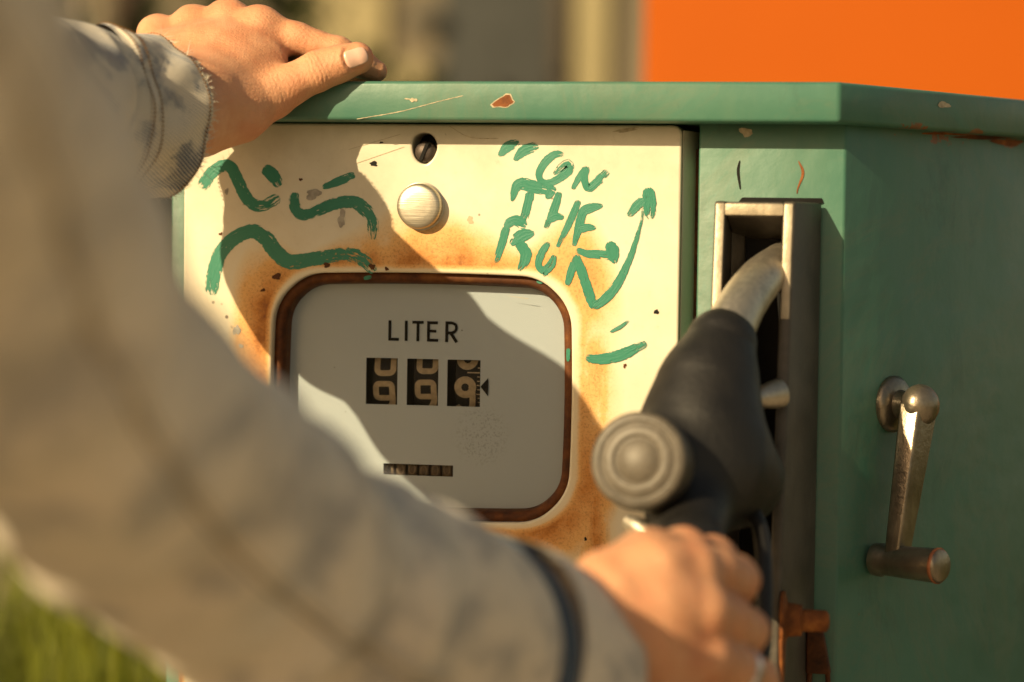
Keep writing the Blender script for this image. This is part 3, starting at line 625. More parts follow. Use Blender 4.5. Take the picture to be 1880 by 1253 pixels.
for pts in ([(655, 222), (700, 210), (760, 196), (815, 184), (880, 170)], [(700, 300), (760, 285), (815, 270)], [(640, 260), (720, 240)], [(480, 180), (600, 165)]):
    pass
for k, (pts, D) in enumerate([([(655, 219), (735, 205), (800, 188), (850, 176)], .0252), ([(640, 275), (735, 247)], .0003), ([(825, 232), (862, 252), (915, 255)], .0003), ([(655, 300), (742, 270)], .0003), ([(930, 543), (970, 549)], -.0088)]):
    ribbon('scratch', pts, 1.3, lambda px, py: at(px, py, D), BARE, PUMP, 3. if len(pts) > 2 else None, taper=1, jit=.3)

# cast nozzle holder: two cheeks and a top, deeper towards the bottom
def hp(px, py, D): return at(px, py, D)
tl = at(1312, 369, .037); tr = at(1459, 371, .037)
zt = (tl[2]+tr[2])/2; xl, xr = tl[0], tr[0]; zb = .93; yb = .0025
def Dz(z): return .037+(zt-z)*.155
HOLD = empty('nozzle_holder'); HOLD.parent = PUMP
th = .0068
def cheek(name, x, t, z1=zt):
    pts = [(x, -Dz(z1), z1), (x+t, -Dz(z1), z1), (x+t, yb-.004, z1), (x, yb-.004, z1), (x, -Dz(zb), zb), (x+t, -Dz(zb), zb), (x+t, yb-.004, zb), (x, yb-.004, zb)]
    return hexa(name, pts, CAST, HOLD, .0016)
cheek('cheek', xl, th)
hexa('cheek', [(xr-th, -Dz(zt), zt), (xr, -Dz(zt), zt), (xr+.0125, yb-.004, zt), (xr-th, yb-.004, zt), (xr-th, -Dz(zb), zb), (xr, -Dz(zb), zb), (xr+.0125, yb-.004, zb), (xr-th, yb-.004, zb)], CAST, HOLD, .0016)
for e, x in enumerate((xl+.0008, xr-th+.0008)):  # worn front rim, with its sunlit brightness put into a lighter metal colour
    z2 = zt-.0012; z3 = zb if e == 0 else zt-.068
    hexa('worn_lit_edge', [(x, -Dz(z2)-.0004, z2), (x+th-.0016, -Dz(z2)-.0004, z2), (x+th-.0016, -Dz(z2)+.002, z2), (x, -Dz(z2)+.002, z2), (x, -Dz(z3)-.0004, z3), (x+th-.0016, -Dz(z3)-.0004, z3), (x+th-.0016, -Dz(z3)+.002, z3), (x, -Dz(z3)+.002, z3)], WORN_LIT, HOLD, .0006)
box('worn_lit_edge', (xl+th-.0006, -Dz(zt-.005)-.0005, zt-.0082), (xr-th+.0006, -Dz(zt-.005)+.002, zt-.0014), WORN_LIT, HOLD, .0006)
hexa('top_wall', [(xl+th+.0002, -Dz(zt)+.0004, zt-.0004), (xr-th-.0002, -Dz(zt)+.0004, zt-.0004), (xr-th-.0002, yb-.004, zt-.0004), (xl+th+.0002, yb-.004, zt-.0004), (xl+th+.0002, -Dz(zt)+.0004, zt-.0090), (xr-th-.0002, -Dz(zt)+.0004, zt-.0090), (xr-th-.0002, yb-.004, zt-.022), (xl+th+.0002, yb-.004, zt-.022)], CAST, HOLD, .001)
hexa('inner_lip', [(xl+th+.0002, -.012, zt-.012), (xl+th+.0075, -.006, zt-.020), (xl+th+.0075, -.002, zt-.020), (xl+th+.0002, -.002, zt-.012), (xl+th+.0002, -.012, zb), (xl+th+.0075, -.006, zb), (xl+th+.0075, -.002, zb), (xl+th+.0002, -.002, zb)], CAST, HOLD, .0006)
box('back_plate', (xl+th+.0004, -.0012, zb), (xr-th-.0004, .0010, zt-.006), CAV, HOLD)
hexa('top_gap', [(xl+.010, -.006, zt+.0001), (xr-.001, -.006, zt+.0001), (xr+.013, .0012, zt+.0001), (xl+.010, .0012, zt+.0001), (xl+.012, -.006, zt+.0026), (xr-.002, -.006, zt+.0026), (xr+.012, .0012, zt+.003), (xl+.012, .0012, zt+.003)], CAV, HOLD)
# the pin that holds the nozzle
a = P(1432, 722, .105); b = P(1372, 737, .118)
lathe('holding_pin', a, b-a, [(.0085, 0), (.0082, .004), (.0066, .013), (.0048, .0172), (.003, np.linalg.norm(b-a)), (.0006, np.linalg.norm(b-a)+.0012)], ALU, HOLD, 24)
# rusty hasp and bolt on the right cheek, lower down
hx = xr+.0002
hb = at(1436, 1142, .080); hbv = np.array([xr, hb[1]+.01, hb[2]])
HASP = lathe('hasp', hbv, (1, 0, 0), [(.0005, 0), (.0165, .0003), (.0165, .0022), (.010, .004), (.009, .012), (.0065, .0125), (.0062, .026), (.004, .0275), (.0005, .028)], RUST, PUMP, 20, .62)
hexa('hasp_tongue', [hbv+np.array(v_) for v_ in ((.0002, -.010, -.010), (.0002, .010, -.010), (.0024, .010, -.010), (.0024, -.010, -.010), (.0002, -.004, -.036), (.0002, .004, -.036), (.0024, .004, -.036), (.0024, -.004, -.036))], RUST, PUMP, .0008)
q = at(1500, 1190, .012)
hexa('lock_plate', [q+np.array(v_) for v_ in ((-.006, -.004, .013), (.003, -.004, .013), (.003, .004, .013), (-.006, .004, .013), (-.006, -.004, -.015), (.0085, -.004, -.015), (.0085, .004, -.015), (-.006, .004, -.015))], RUSTD, PUMP, .0012)
tube('lock_shackle', [q+np.array((-.004, 0, -.014)), q+np.array((-.0045, 0, -.030)), q+np.array((.002, 0, -.038)), q+np.array((.007, 0, -.030)), q+np.array((.0065, 0, -.014))], [.0016]*5, RUSTD, PUMP, 8, .002)

# crank on the slanting side face
CRK = empty('crank'); CRK.parent = PUMP
h0 = side(1637, 742, 0.); e_in = np.array([*ch, 0.]); dn = np.array([0, 0, -1.])
lathe('hub', h0, CHN, [(.0172, .0002), (.0172, .0025), (.0150, .0050), (.0090, .0062), (.0080, .0110), (.0085, .0160)], CRANKM, CRK, 40)
hb_ = h0+CHN*.0205
pr = [(.0005, -.0115)]+[(.0130*math.sin(t), -.0112*math.cos(t)) for t in np.linspace(.35, math.pi-.08, 14)]
lathe('hub_ball', hb_, CHN, pr, CRANKM, CRK, 32)
ad = np.array([0, 0, -1.])-e_in*.20; ad /= np.linalg.norm(ad); sdv = np.cross(ad, CHN); A0 = h0+CHN*.0205; A1 = A0+ad*.093-CHN*.002
def armp(p_, hw, ht): return [p_-sdv*hw-CHN*ht, p_+sdv*hw-CHN*ht, p_+sdv*hw*.8+CHN*ht, p_-sdv*hw*.8+CHN*ht]
hexa('arm', armp(A0, .0128, .0066)+armp(A1, .0084, .0046), CRANKM, CRK, .0016)
gb = A1+ad*.002-CHN*.0165
lathe('grip', gb, CHN, [(.0070, 0), (.0098, .0012), (.0102, .006), (.0090, .0085), (.0096, .020), (.0104, .044), (.0100, .0475), (.0085, .049), (.0006, .0492)], CRANKM, CRK, 36)
lathe('grip_rim', gb+CHN*.0445, CHN, [(.0104, 0), (.0108, .0006), (.0108, .0018), (.0103, .0024)], COPPER, CRK, 36, cap=False)

# ------------------------------------------------------------------ signed-distance modelling for hands and nozzle body
def seg_d(Q, a, b, ra, rb):
    ab = b-a; L2 = float(ab@ab); t = np.clip(((Q-a)@ab)/L2, 0, 1); d = Q-a-t[:, None]*ab
    return np.sqrt((d*d).sum(1))-(ra+(rb-ra)*t)
def smin(a, b, k):
    h = np.clip(.5+.5*(b-a)/k, 0, 1); return b+(a-b)*h-k*h*(1-h)
def nets(sdf, lo, hi, vx):
    n = np.ceil((hi-lo)/vx).astype(int)+1
    ax = [lo[i]+vx*np.arange(n[i]) for i in range(3)]
    g = np.stack(np.meshgrid(*ax, indexing='ij'), -1).reshape(-1, 3).astype(np.float32)
    # coarse pass first, fine values only near the surface
    K = 4; nc = (n+K-1)//K; cax = [lo[i]+vx*(K*np.arange(nc[i])+(K-1)/2) for i in range(3)]
    cg = np.stack(np.meshgrid(*cax, indexing='ij'), -1).reshape(-1, 3); fc = sdf(cg).reshape(nc)
    f = fc.repeat(K, 0).repeat(K, 1).repeat(K, 2)[:n[0], :n[1], :n[2]].copy(); m_ = np.abs(f) < K*vx*1.25; gi = g.reshape(*n, 3)[m_].astype(float)
    f[m_] = np.concatenate([sdf(gi[i:i+300000]) for i in range(0, len(gi), 300000)])
    s = f < 0; cs = np.zeros(n-1, int)
    for dx in (0, 1):
        for dy in (0, 1):
            for dz in (0, 1): cs += s[dx:n[0]-1+dx, dy:n[1]-1+dy, dz:n[2]-1+dz]
    act = (cs > 0) & (cs < 8); ijk = np.argwhere(act); idx = -np.ones(n-1, int); idx[act] = np.arange(len(ijk))
    acc = np.zeros((len(ijk), 3)); cnt = np.zeros(len(ijk)); cor = [np.array((x, y, z)) for x in (0, 1) for y in (0, 1) for z in (0, 1)]
    for i in range(8):
        for j in range(i+1, 8):
            if np.abs(cor[i]-cor[j]).sum() != 1: continue
            A = ijk+cor[i]; B = ijk+cor[j]; fa = f[tuple(A.T)]; fb = f[tuple(B.T)]; m = (fa < 0) != (fb < 0)
            t = np.where(m, fa/(fa-fb+1e-20), 0); acc += np.where(m[:, None], A+(B-A)*t[:, None], 0); cnt += m
    V = lo+vx*(acc/cnt[:, None]); F = []
    for a in range(3):
        b, c = (a+1) % 3, (a+2) % 3; sl0 = [slice(None)]*3; sl1 = [slice(None)]*3; sl0[a] = slice(0, -1); sl1[a] = slice(1, None)
        m = s[tuple(sl0)] != s[tuple(sl1)]; E = np.argwhere(m); E = E[(E[:, b] > 0) & (E[:, c] > 0) & (E[:, b] < n[b]-1) & (E[:, c] < n[c]-1)]
        def cell(db, dc): q = E.copy(); q[:, b] -= db; q[:, c] -= dc; return idx[tuple(q.T)]
        q4 = np.stack([cell(1, 1), cell(0, 1), cell(0, 0), cell(1, 0)], 1); fl = ~s[tuple(E.T)]; q4[fl] = q4[fl][:, ::-1]; F.append(q4)
    F = np.vstack(F); return V, F
def grad(sdf, V, e=2e-4):
    g = np.stack([sdf(V+np.eye(3)[i]*e)-sdf(V-np.eye(3)[i]*e) for i in range(3)], 1); return g/(np.linalg.norm(g, axis=1)[:, None]+1e-12)
def project(sdf, V, it=2):
    for _ in range(it): V = V-grad(sdf, V)*sdf(V)[:, None]*.9
    return V
def sdf_mesh(name, sdf, lo, hi, vx, mat, parent, sub=0, disp=None):
    V, F = nets(sdf, np.asarray(lo), np.asarray(hi), vx); V = project(sdf, V)
    me = bpy.data.meshes.new(name); me.from_pydata(V.tolist(), [], F.tolist()); me.update()
    o = link(name, me, mat, parent)
    if sub:
        m = o.modifiers.new('s', 'SUBSURF'); m.levels = sub; m.render_levels = sub
        dg = bpy.context.evaluated_depsgraph_get(); me2 = bpy.data.meshes.new_from_object(o.evaluated_get(dg)); o.modifiers.clear(); o.data = me2; bpy.data.meshes.remove(me); me = me2; me.name = name
        me.polygons.foreach_set('use_smooth', np.ones(len(me.polygons), bool))
    if disp is not None:
        V = np.zeros(len(me.vertices)*3); me.vertices.foreach_get('co', V); V = V.reshape(-1, 3); V = project(sdf, V, 1); nn = grad(sdf, V)
        V = V+nn*disp(V, nn)[:, None]; me.vertices.foreach_set('co', V.ravel()); me.update()
    return o

PERSON = empty('person', tuple(P(-400, 700, .6)*np.array([1, 1, 0]))); tag(PERSON, 'person in a faded denim jacket, one hand on the lid, the other on the nozzle', 'person')
PINV = Matrix.Translation(-Vector(PERSON.location))
def own(o, par=None): o.parent = par or PERSON; o.matrix_parent_inverse = PINV if par is None else Matrix.Identity(4); return o

# ---- left hand on the lid (n is measured from the thumb tip's plane)
NT = .020
def L(px, py, n): return P(px, py, NT+n/100)
def chain(rows): return [(L(a, b, c), r/100) for a, b, c, r in rows]
palm = [chain([(290, 225, 5.6, 2.7), (336, 207, 4.1, 2.55), (372, 195, 2.6, 2.35)]),
        chain([(392, 190, 2.4, 1.85), (440, 115, -.6, 1.35), (476, 50, -2.7, 1.08)]),
        chain([(368, 182, 2.6, 1.8), (398, 100, -1.2, 1.30), (419, 37, -3.9, 1.08)]),
        chain([(342, 182, 2.9, 1.75), (352, 105, -1.4, 1.28), (354, 47, -4.5, 1.02)]),
        chain([(318, 184, 3.2, 1.65), (300, 115, -1.2, 1.22), (287, 64, -4.6, .98)])]
thenar = [chain([(378, 222, 2.7, 1.85), (440, 205, 1.6, 1.75), (502, 173, .55, 1.36), (540, 152, .45, 1.12), (583, 132, .35, 1.10), (620, 118, .25, 1.03), (655, 107, .15, .97)])]
web = [chain([(415, 165, .9, 1.6), (462, 128, -.9, 1.10), (485, 100, -1.7, 1.0)]), chain([(440, 150, .4, 1.3), (500, 118, -1.1, .85)])]
fing = [chain([(476, 50, -2.7, 1.06), (545, 72, -2.5, .98), (618, 95, -2.3, .90), (662, 116, -2.5, .82), (690, 131, -2.9, .70)]),
        chain([(419, 37, -3.9, 1.05), (490, 66, -4.6, .98), (585, 102, -5.0, .9), (650, 130, -5.0, .8), (675, 138, -5.0, .7)]),
        chain([(354, 47, -4.5, 1.0), (430, 78, -6.2, .95), (530, 112, -7.0, .86), (600, 135, -7.2, .75)]),
        chain([(287, 64, -4.6, .96), (360, 92, -7.0, .88), (440, 122, -8.2, .78), (500, 136, -8.6, .68)])]
lump = [(L(474, 48, -2.4), .0088), (L(417, 36, -3.5), .0086), (L(353, 45, -4.1), .0080), (L(289, 62, -4.2), .0080)]
def sdf_left(Q):
    d = None
    for ch_ in palm:
        for (a, ra), (b, rb) in zip(ch_[:-1], ch_[1:]):
            x = seg_d(Q, a, b, ra, rb); d = x if d is None else smin(d, x, .0150)
    for ch_ in web:
        for (a, ra), (b, rb) in zip(ch_[:-1], ch_[1:]): d = smin(d, seg_d(Q, a, b, ra, rb), .012)
    t = None
    for (a, ra), (b, rb) in zip(thenar[0][:-1], thenar[0][1:]):
        x = seg_d(Q, a, b, ra, rb); t = x if t is None else smin(t, x, .006)
    d = smin(d, t, .0085)
    f = None
    for ch_ in fing:
        y = None
        for (a, ra), (b, rb) in zip(ch_[:-1], ch_[1:]):
            x = seg_d(Q, a, b, ra, rb); y = x if y is None else smin(y, x, .004)
        f = y if f is None else smin(f, y, .0015)
    # the fingers blend into the knuckles but stay clear of the thumb
    d = smin(d, f, .0085)
    for c, r in lump: d = smin(d, np.linalg.norm(Q-c, axis=1)-r, .010)
    return d
ip = L(583, 132, .35); tax = L(655, 107, .15)-L(545, 150, .45); tax /= np.linalg.norm(tax)
mp = L(502, 173, .55); allp = np.array([p_ for ch_ in palm+thenar+web+fing for p_, r in ch_])
hv = rng.normal(size=(24, 3)); hp_ = rng.uniform(0, 6.28, 24)
def wob(V, sc): 
    q = np.zeros(len(V))
    for k in range(12): q += np.sin(V@(hv[k]*sc)+hp_[k])
    return q/4
def disp_left(V, nn):
    face = np.clip((nn@(-CV))*1.1+.25*(nn[:, 2]), 0, 1); out = np.zeros(len(V))
    s = (V-ip)@tax; rad = np.linalg.norm((V-ip)-s[:, None]*tax, axis=1); near = np.exp(-(np.clip(rad-.012, 0, 1)/.003)**2)
    sw = s+wob(V, 420)*.0006+.25*((V-ip)@CU)**2*30
    for c, dp, wd in ((-.0062, .00016, .0005), (-.0036, .00026, .0005), (-.0012, .00034, .00055), (.0010, .00030, .0005), (.0036, .00020, .0005), (.0068, .00010, .0005)):
        out -= dp*np.exp(-((sw-c)/wd)**2)*face*near
    out += .0007*np.exp(-((s+.001)/.0065)**2)*face*near                       # the joint itself stands out
    s2 = (V-mp)@tax; r2 = np.linalg.norm((V-mp)-s2[:, None]*tax, axis=1); n2 = np.exp(-(np.clip(r2-.015, 0, 1)/.004)**2); q2 = s2+wob(V, 380)*.0008
    for c in (-.010, -.0072, -.0045, -.002, .0008, .0036, .0064): out -= .00014*np.exp(-((q2-c)/.0006)**2)*n2*face
    out += wob(V, 170)*.00025+wob(V, 1500)*.00009*face
    if NG:
        c, ax, sd_, nr = NG; q = V-c; e = np.sqrt((q@ax/.0090)**2+(q@sd_/.0084)**2); k = np.clip((q@nr)/.002+1.8, 0, 1)
        out -= .00055*np.exp(-((e-1.0)/.10)**2)*k*(1-.6*np.clip(q@ax/.009, 0, 1)); out += .0005*np.exp(-((e-1.28)/.14)**2)*k*(1-.8*np.clip(q@ax/.009, 0, 1))
    # tendons on the back of the hand
    return out
pts_ = np.array([p_ for ch_ in palm+thenar+fing for p_, r in ch_])
_c = project(sdf_left, L(658, 104, 1.05)[None], 6)[0]; _n = grad(sdf_left, _c[None])[0]; _a = tax-_n*(tax@_n); _a /= np.linalg.norm(_a); NG = (_c, _a, np.cross(_n, _a), _n)
LH = sdf_mesh('hand', sdf_left, pts_.min(0)-.032, pts_.max(0)+.03, .0013, SKIN, None, 1, disp_left); own(LH); LH['label'] = 'left hand resting on the lid, thumb in front'
# thumb nail, laid on the skin
def nail(cpx, cpy, n, axis, sdf, length, width, parent, tilt=(0, 0)):
    c = project(sdf, L(cpx, cpy, n)[None]-0*CV, 6)[0]; nr = grad(sdf, c[None])[0]
    ax = axis-nr*(axis@nr); ax /= np.linalg.norm(ax); sd_ = np.cross(nr, ax); V = []; F = []; nu, nv_ = 18, 16
    for i in range(nu+1):
        for j in range(nv_+1):
            u = i/nu*2-1; v_ = j/nv_*2-1
            # square to disc-like superellipse
            uu = u*math.sqrt(1-.36*v_*v_); vv = v_*math.sqrt(1-.30*u*u)
            V.append(c+ax*uu*length/2+sd_*vv*width/2+nr*.002)
    V = project(sdf, np.array(V), 3); g = grad(sdf, V); k = 0; W = []
    for i in range(nu+1):
        for j in range(nv_+1):
            u = i/nu*2-1; v_ = j/nv_*2-1; e = max(abs(u), abs(v_)); h = .00055*(1-max(0, (e-.86)/.14)**2*1.5); 
            W.append(V[k]+g[k]*(h+.0002*max(0, u))); k += 1
    for i in range(nu):
        for j in range(nv_): a = i*(nv_+1)+j; F.append((a, a+1, a+nv_+2, a+nv_+1))
    return mesh('nail', W, F, NAIL, parent)
nl = nail(658, 104, 1.05, tax, sdf_left, .0172, .0158, None); own(nl, LH)
bm = bmesh.new(); bm.from_mesh(nl.data); bmesh.ops.recalc_face_normals(bm, faces=bm.faces)
if sum((f.normal.dot(Vector(-CV)) for f in bm.faces)) < 0: bmesh.ops.reverse_faces(bm, faces=bm.faces)
bm.to_mesh(nl.data); bm.free()

# ---- right hand on the nozzle lever
def Rr(rows): return [(P(a, b, c), r/100) for a, b, c, r in rows]
rpalm = [Rr([(985, 1262, .375, 2.9), (1060, 1190, .362, 2.9), (1130, 1150, .352, 2.7)]),
         Rr([(1130, 1095, .350, 2.1), (1200, 1058, .345, 1.7), (1268, 1046, .335, 1.4)]),
         Rr([(1130, 1130, .350, 2.0), (1210, 1125, .352, 1.65), (1286, 1122, .345, 1.42)]),
         Rr([(1130, 1175, .350, 2.0), (1210, 1195, .350, 1.65), (1292, 1205, .342, 1.38)]),
         Rr([(1120, 1215, .350, 1.9), (1200, 1260, .345, 1.55), (1280, 1285, .335, 1.3)])]
rfing = [Rr([(1268, 1046, .335, 1.36), (1312, 1050, .322, 1.22), (1352, 1063, .304, 1.12), (1352, 1078, .280, 1.0), (1325, 1088, .262, .9)]),
         Rr([(1286, 1122, .345, 1.4), (1330, 1135, .328, 1.25), (1368, 1158, .308, 1.14), (1366, 1172, .282, 1.0), (1338, 1180, .262, .9)]),
         Rr([(1292, 1205, .342, 1.36), (1345, 1225, .324, 1.2), (1388, 1250, .303, 1.10), (1384, 1262, .278, .98), (1350, 1268, .26, .88)]),
         Rr([(1280, 1285, .335, 1.25), (1330, 1312, .320, 1.08), (1370, 1338, .302, 1.0), (1362, 1345, .28, .9), (1335, 1350, .262, .8)])]
rthumb = [Rr([(1120, 1085, .345, 1.9), (1190, 1035, .325, 1.55), (1255, 1020, .300, 1.25), (1310, 1030, .268, 1.1), (1345, 1050, .245, .95)])]
def sdf_right(Q):
    d = None
    for ch_ in rpalm:
        for (a, ra), (b, rb) in zip(ch_[:-1], ch_[1:]):
            x = seg_d(Q, a, b, ra, rb); d = x if d is None else smin(d, x, .011)
    for (a, ra), (b, rb) in zip(rthumb[0][:-1], rthumb[0][1:]): d = smin(d, seg_d(Q, a, b, ra, rb), .009)
    f = None
    for ch_ in rfing:
        y = None
        for (a, ra), (b, rb) in zip(ch_[:-1], ch_[1:]):
            x = seg_d(Q, a, b, ra, rb); y = x if y is None else smin(y, x, .004)
        f = y if f is None else smin(f, y, .0016)
    return smin(d, f, .004)
pr_ = np.array([p_ for ch_ in rpalm+rfing+rthumb for p_, r in ch_])
RH = sdf_mesh('hand', sdf_right, pr_.min(0)-.034, pr_.max(0)+.034, .0022, SKIN, None, 1, lambda V, nn: wob(V, 170)*.0003); own(RH); RH['label'] = 'right hand closed round the nozzle lever'
fa = P(1345, 1225, .324); fb = P(1388, 1250, .303); rax = fb-fa; rc = fa+rax*.22
rg = lathe('finger_ring', rc-rax/np.linalg.norm(rax)*.003, rax, [(.0118, 0), (.0132, .0006), (.0136, .003), (.0132, .0054), (.0118, .006)], mat_brushed('ring_silver', (.6, .6, .62), .25, (20, 20, 20)), None, 40, cap=False); own(rg, RH)

# ---- sleeves
def sleeve(name, rows, mat, parent, seg=120, step=.004, fold=None, thick=.0016, squash=1., up=None):
    q = cr_path(np.array([[*c, r] for c, r in rows]), step); c = q[:, :3]; t = np.gradient(c, axis=0); t /= np.linalg.norm(t, axis=1)[:, None]
    n = len(c); s = np.r_[0, np.cumsum(np.linalg.norm(np.diff(c, axis=0), axis=1))]; e1 = CU-t[0]*(CU@t[0]); e1 /= np.linalg.norm(e1)
    V = []; uv = []; N = []
    E1 = []; E2 = []
    for i in range(n):
        e1 = e1-t[i]*(e1@t[i]); e1 /= np.linalg.norm(e1); E1.append(e1.copy()); E2.append(np.cross(t[i], e1))
    th = np.linspace(0, 2*math.pi, seg, endpoint=False)
    def surf(i, off):
        r = q[i, 3]+off+(fold(th, s[i], s[-1]) if fold is not None else 0)
        return c[i]+(E1[i][None]*np.cos(th)[:, None]+E2[i][None]*np.sin(th)[:, None]*squash)*np.asarray(r).reshape(-1, 1)
    rings = [(surf(i, 0), s[i]) for i in range(n)]
    # rounded hem, then back inside
    rings += [(surf(n-1, -thick*.5)+t[-1]*thick*.5, s[-1]+thick*.5), (surf(n-1, -thick), s[-1]+thick)]+[(surf(i, -thick), s[i]+.0) for i in range(n-2, max(0, n-16), -1)]
    F = []; m = len(rings); W = np.vstack([r for r, _ in rings]); uv = []
    Rm = float(q[:, 3].mean())
    for r, ss in rings: uv += [(a*Rm, ss) for a in th]
    for i in range(m-1):
        for k in range(seg): F.append((i*seg+k, i*seg+(k+1) % seg, (i+1)*seg+(k+1) % seg, (i+1)*seg+k))
    # uv seam: angle wraps, put per-loop
    me = bpy.data.meshes.new(name); me.from_pydata(W.tolist(), [], F); me.update(); l = me.uv_layers.new(name='UVMap')
    uvl = np.empty((len(F)*4, 2), np.float32)
    for f_i, f in enumerate(F):
        k = f_i % seg; a0 = th[k]*Rm; a1 = (th[k]+2*math.pi/seg)*Rm; s0 = uv[f[0]][1]; s1 = uv[f[2]][1]
        uvl[f_i*4:f_i*4+4] = ((a0, s0), (a1, s0), (a1, s1), (a0, s1))
    l.data.foreach_set('uv', uvl.ravel()); o = link(name, me, mat, parent)
    bm = bmesh.new(); bm.from_mesh(me); bmesh.ops.recalc_face_normals(bm, faces=bm.faces); bm.to_mesh(me); bm.free()
    o['_'] = 0; del o['_']
    return o, (c, t, E1, E2, q[:, 3], s, fold, squash)
def on_sleeve(info, th, s_, off=0.):
    c, t, E1, E2, r, s, fold, sq = info; i = int(np.clip(np.searchsorted(s, s_), 1, len(s)-1)); f = np.clip((s_-s[i-1])/(s[i]-s[i-1]), -1, 2)
    def pt(j): rr = r[j]+off+(float(fold(np.array([th]), s[j], s[-1])[0]) if fold is not None else 0); return c[j]+(E1[j]*math.cos(th)+E2[j]*math.sin(th)*sq)*rr
    return pt(i-1)*(1-f)+pt(i)*f
def stitches(name, info, s_, parent, a0, a1, n, off=.0004, wd=.00065, ln=.0016):
    V = []; F = []
    for k in range(n):
        a = a0+(a1-a0)*(k+.5)/n; da = (a1-a0)/n*.36
        p0 = on_sleeve(info, a-da, s_, off); p1 = on_sleeve(info, a+da, s_, off); d = p1-p0; d /= np.linalg.norm(d)+1e-12
        nr = p0-on_sleeve(info, a-da, s_, 0); nr /= np.linalg.norm(nr)+1e-12; q = np.cross(d, nr); i = len(V); h = nr*wd
        for p_, sc in ((p0, .5), ((p0+p1)/2+h*.6, 1.), (p1, .5)): V += [p_+q*wd*sc, p_+h*sc, p_-q*wd*sc]
        for j in (0, 3): F += [(i+j, i+j+3, i+j+4, i+j+1), (i+j+1, i+j+4, i+j+5, i+j+2)]
    o = mesh(name, V, F, SEAM, parent); tag(o, kind='stuff'); return o

# left sleeve: cuff round the wrist, forearm running back towards the viewer's left
ld = -CR*.63-CU*.02-CV*.77; ld /= np.linalg.norm(ld)
LC0 = L(288, 217, 4.7)                                # middle of the cuff opening
def foldL(th, s, S):
    k = np.exp(-((S-s)/.10)**2)
    return .0014*np.sin(3*th+s*60+.6)+.0013*np.sin(5*th-s*90)+.0018*np.sin(2*th+1.1+s*22)+.0007*np.sin(9*th+s*140)
lcuff_rows = [(LC0+ld*.052-CU*.000, .0470), (LC0+ld*.035, .0472), (LC0+ld*.018, .0470), (LC0, .0462)]
def Q3(u, w_, n): return CC+CR*u+CU*w_+CV*(S0-n)
l2_ = -CR*.27-CU*.02-CV*.96; LB = LC0+ld*.078
LSL_rows = [(Q3(-.57, .09, .70), .070), (Q3(-.43, .11, .52), .064), (LB+l2_*.22, .058), (LB+l2_*.12, .055), (LB+l2_*.05, .053), (LC0+ld*.074, .0515), (LC0+ld*.047, .0482)]
def foldS(th, s, S):
    d = S-s; a = np.clip(d/.03, 0, 1)
    return a*(.0028*np.sin(2*th+s*38)+.0022*np.sin(3*th-s*55+1)+.0016*np.sin(5*th+s*80))
LSL, li = sleeve('jacket_sleeve', LSL_rows, DENIM, None, 140, .005, foldS); own(LSL); LSL['label'] = 'left denim sleeve with a frayed cuff'
LCF, lci = sleeve('cuff', lcuff_rows, DENIM, None, 260, .0018, foldL, .0026); own(LCF, LSL)
S1 = lci[5][-1]
for s_, of in ((S1-.0024, .0004), (S1-.0462, .0013), (S1-.0398, .0013)): o = stitches('stitching', lci, s_, None, 0, 2*math.pi, 120, of); own(o, LSL)
# raised felled seam where the cuff is joined on
def band(name, info, s0, s1, h, mat, parent, seg=260):
    V = []; F = []; uv = []; prof = [(s0, .0001), (s0+.0006, h), ((s0+s1)/2, h*1.05), (s1-.0006, h), (s1, .0001)]; m = len(prof); Rm = float(info[4].mean())
    for s_, off in prof:
        for k in range(seg): a = 2*math.pi*k/seg; V.append(on_sleeve(info, a, s_, off)); uv.append((a*Rm, s_))
    for i in range(m-1):
        for k in range(seg): F.append((i*seg+k, i*seg+(k+1) % seg, (i+1)*seg+(k+1) % seg, (i+1)*seg+k))
    o = mesh(name, V, F, mat, parent, uv=uv); bm = bmesh.new(); bm.from_mesh(o.data); bmesh.ops.recalc_face_normals(bm, faces=bm.faces); bm.to_mesh(o.data); bm.free(); return o
own(band('felled_seam', lci, S1-.0480, S1-.0380, .0011, DENIM, None), LSL)
# frayed threads on the hem
def fray():
    V = []; F = []; g = np.random.default_rng(11); ax_ = lci[1][-1]
    for k in range(520):
        a = g.uniform(0, 2*math.pi); p0 = on_sleeve(lci, a, S1, g.uniform(-.0022, .0002)); L_ = g.uniform(.0012, .0056)*(1+.8*(g.random() < .15)); d = ax_*g.uniform(.5, 1)+g.normal(0, .55, 3); d /= np.linalg.norm(d)
        b_ = g.normal(0, .5, 3); wv = np.cross(d, CV); wv /= np.linalg.norm(wv); i = len(V); wd = g.uniform(.00016, .00030)
        for t in (0, .5, 1): c = p0+d*L_*t+b_*L_*.35*t*t; V += [c-wv*wd*(1-.6*t), c+wv*wd*(1-.6*t)]
        F += [(i, i+1, i+3, i+2), (i+2, i+3, i+5, i+4)]
    o = mesh('frayed_threads', V, F, FRAY, None); tag(o, kind='stuff'); own(o, LSL)
fray()

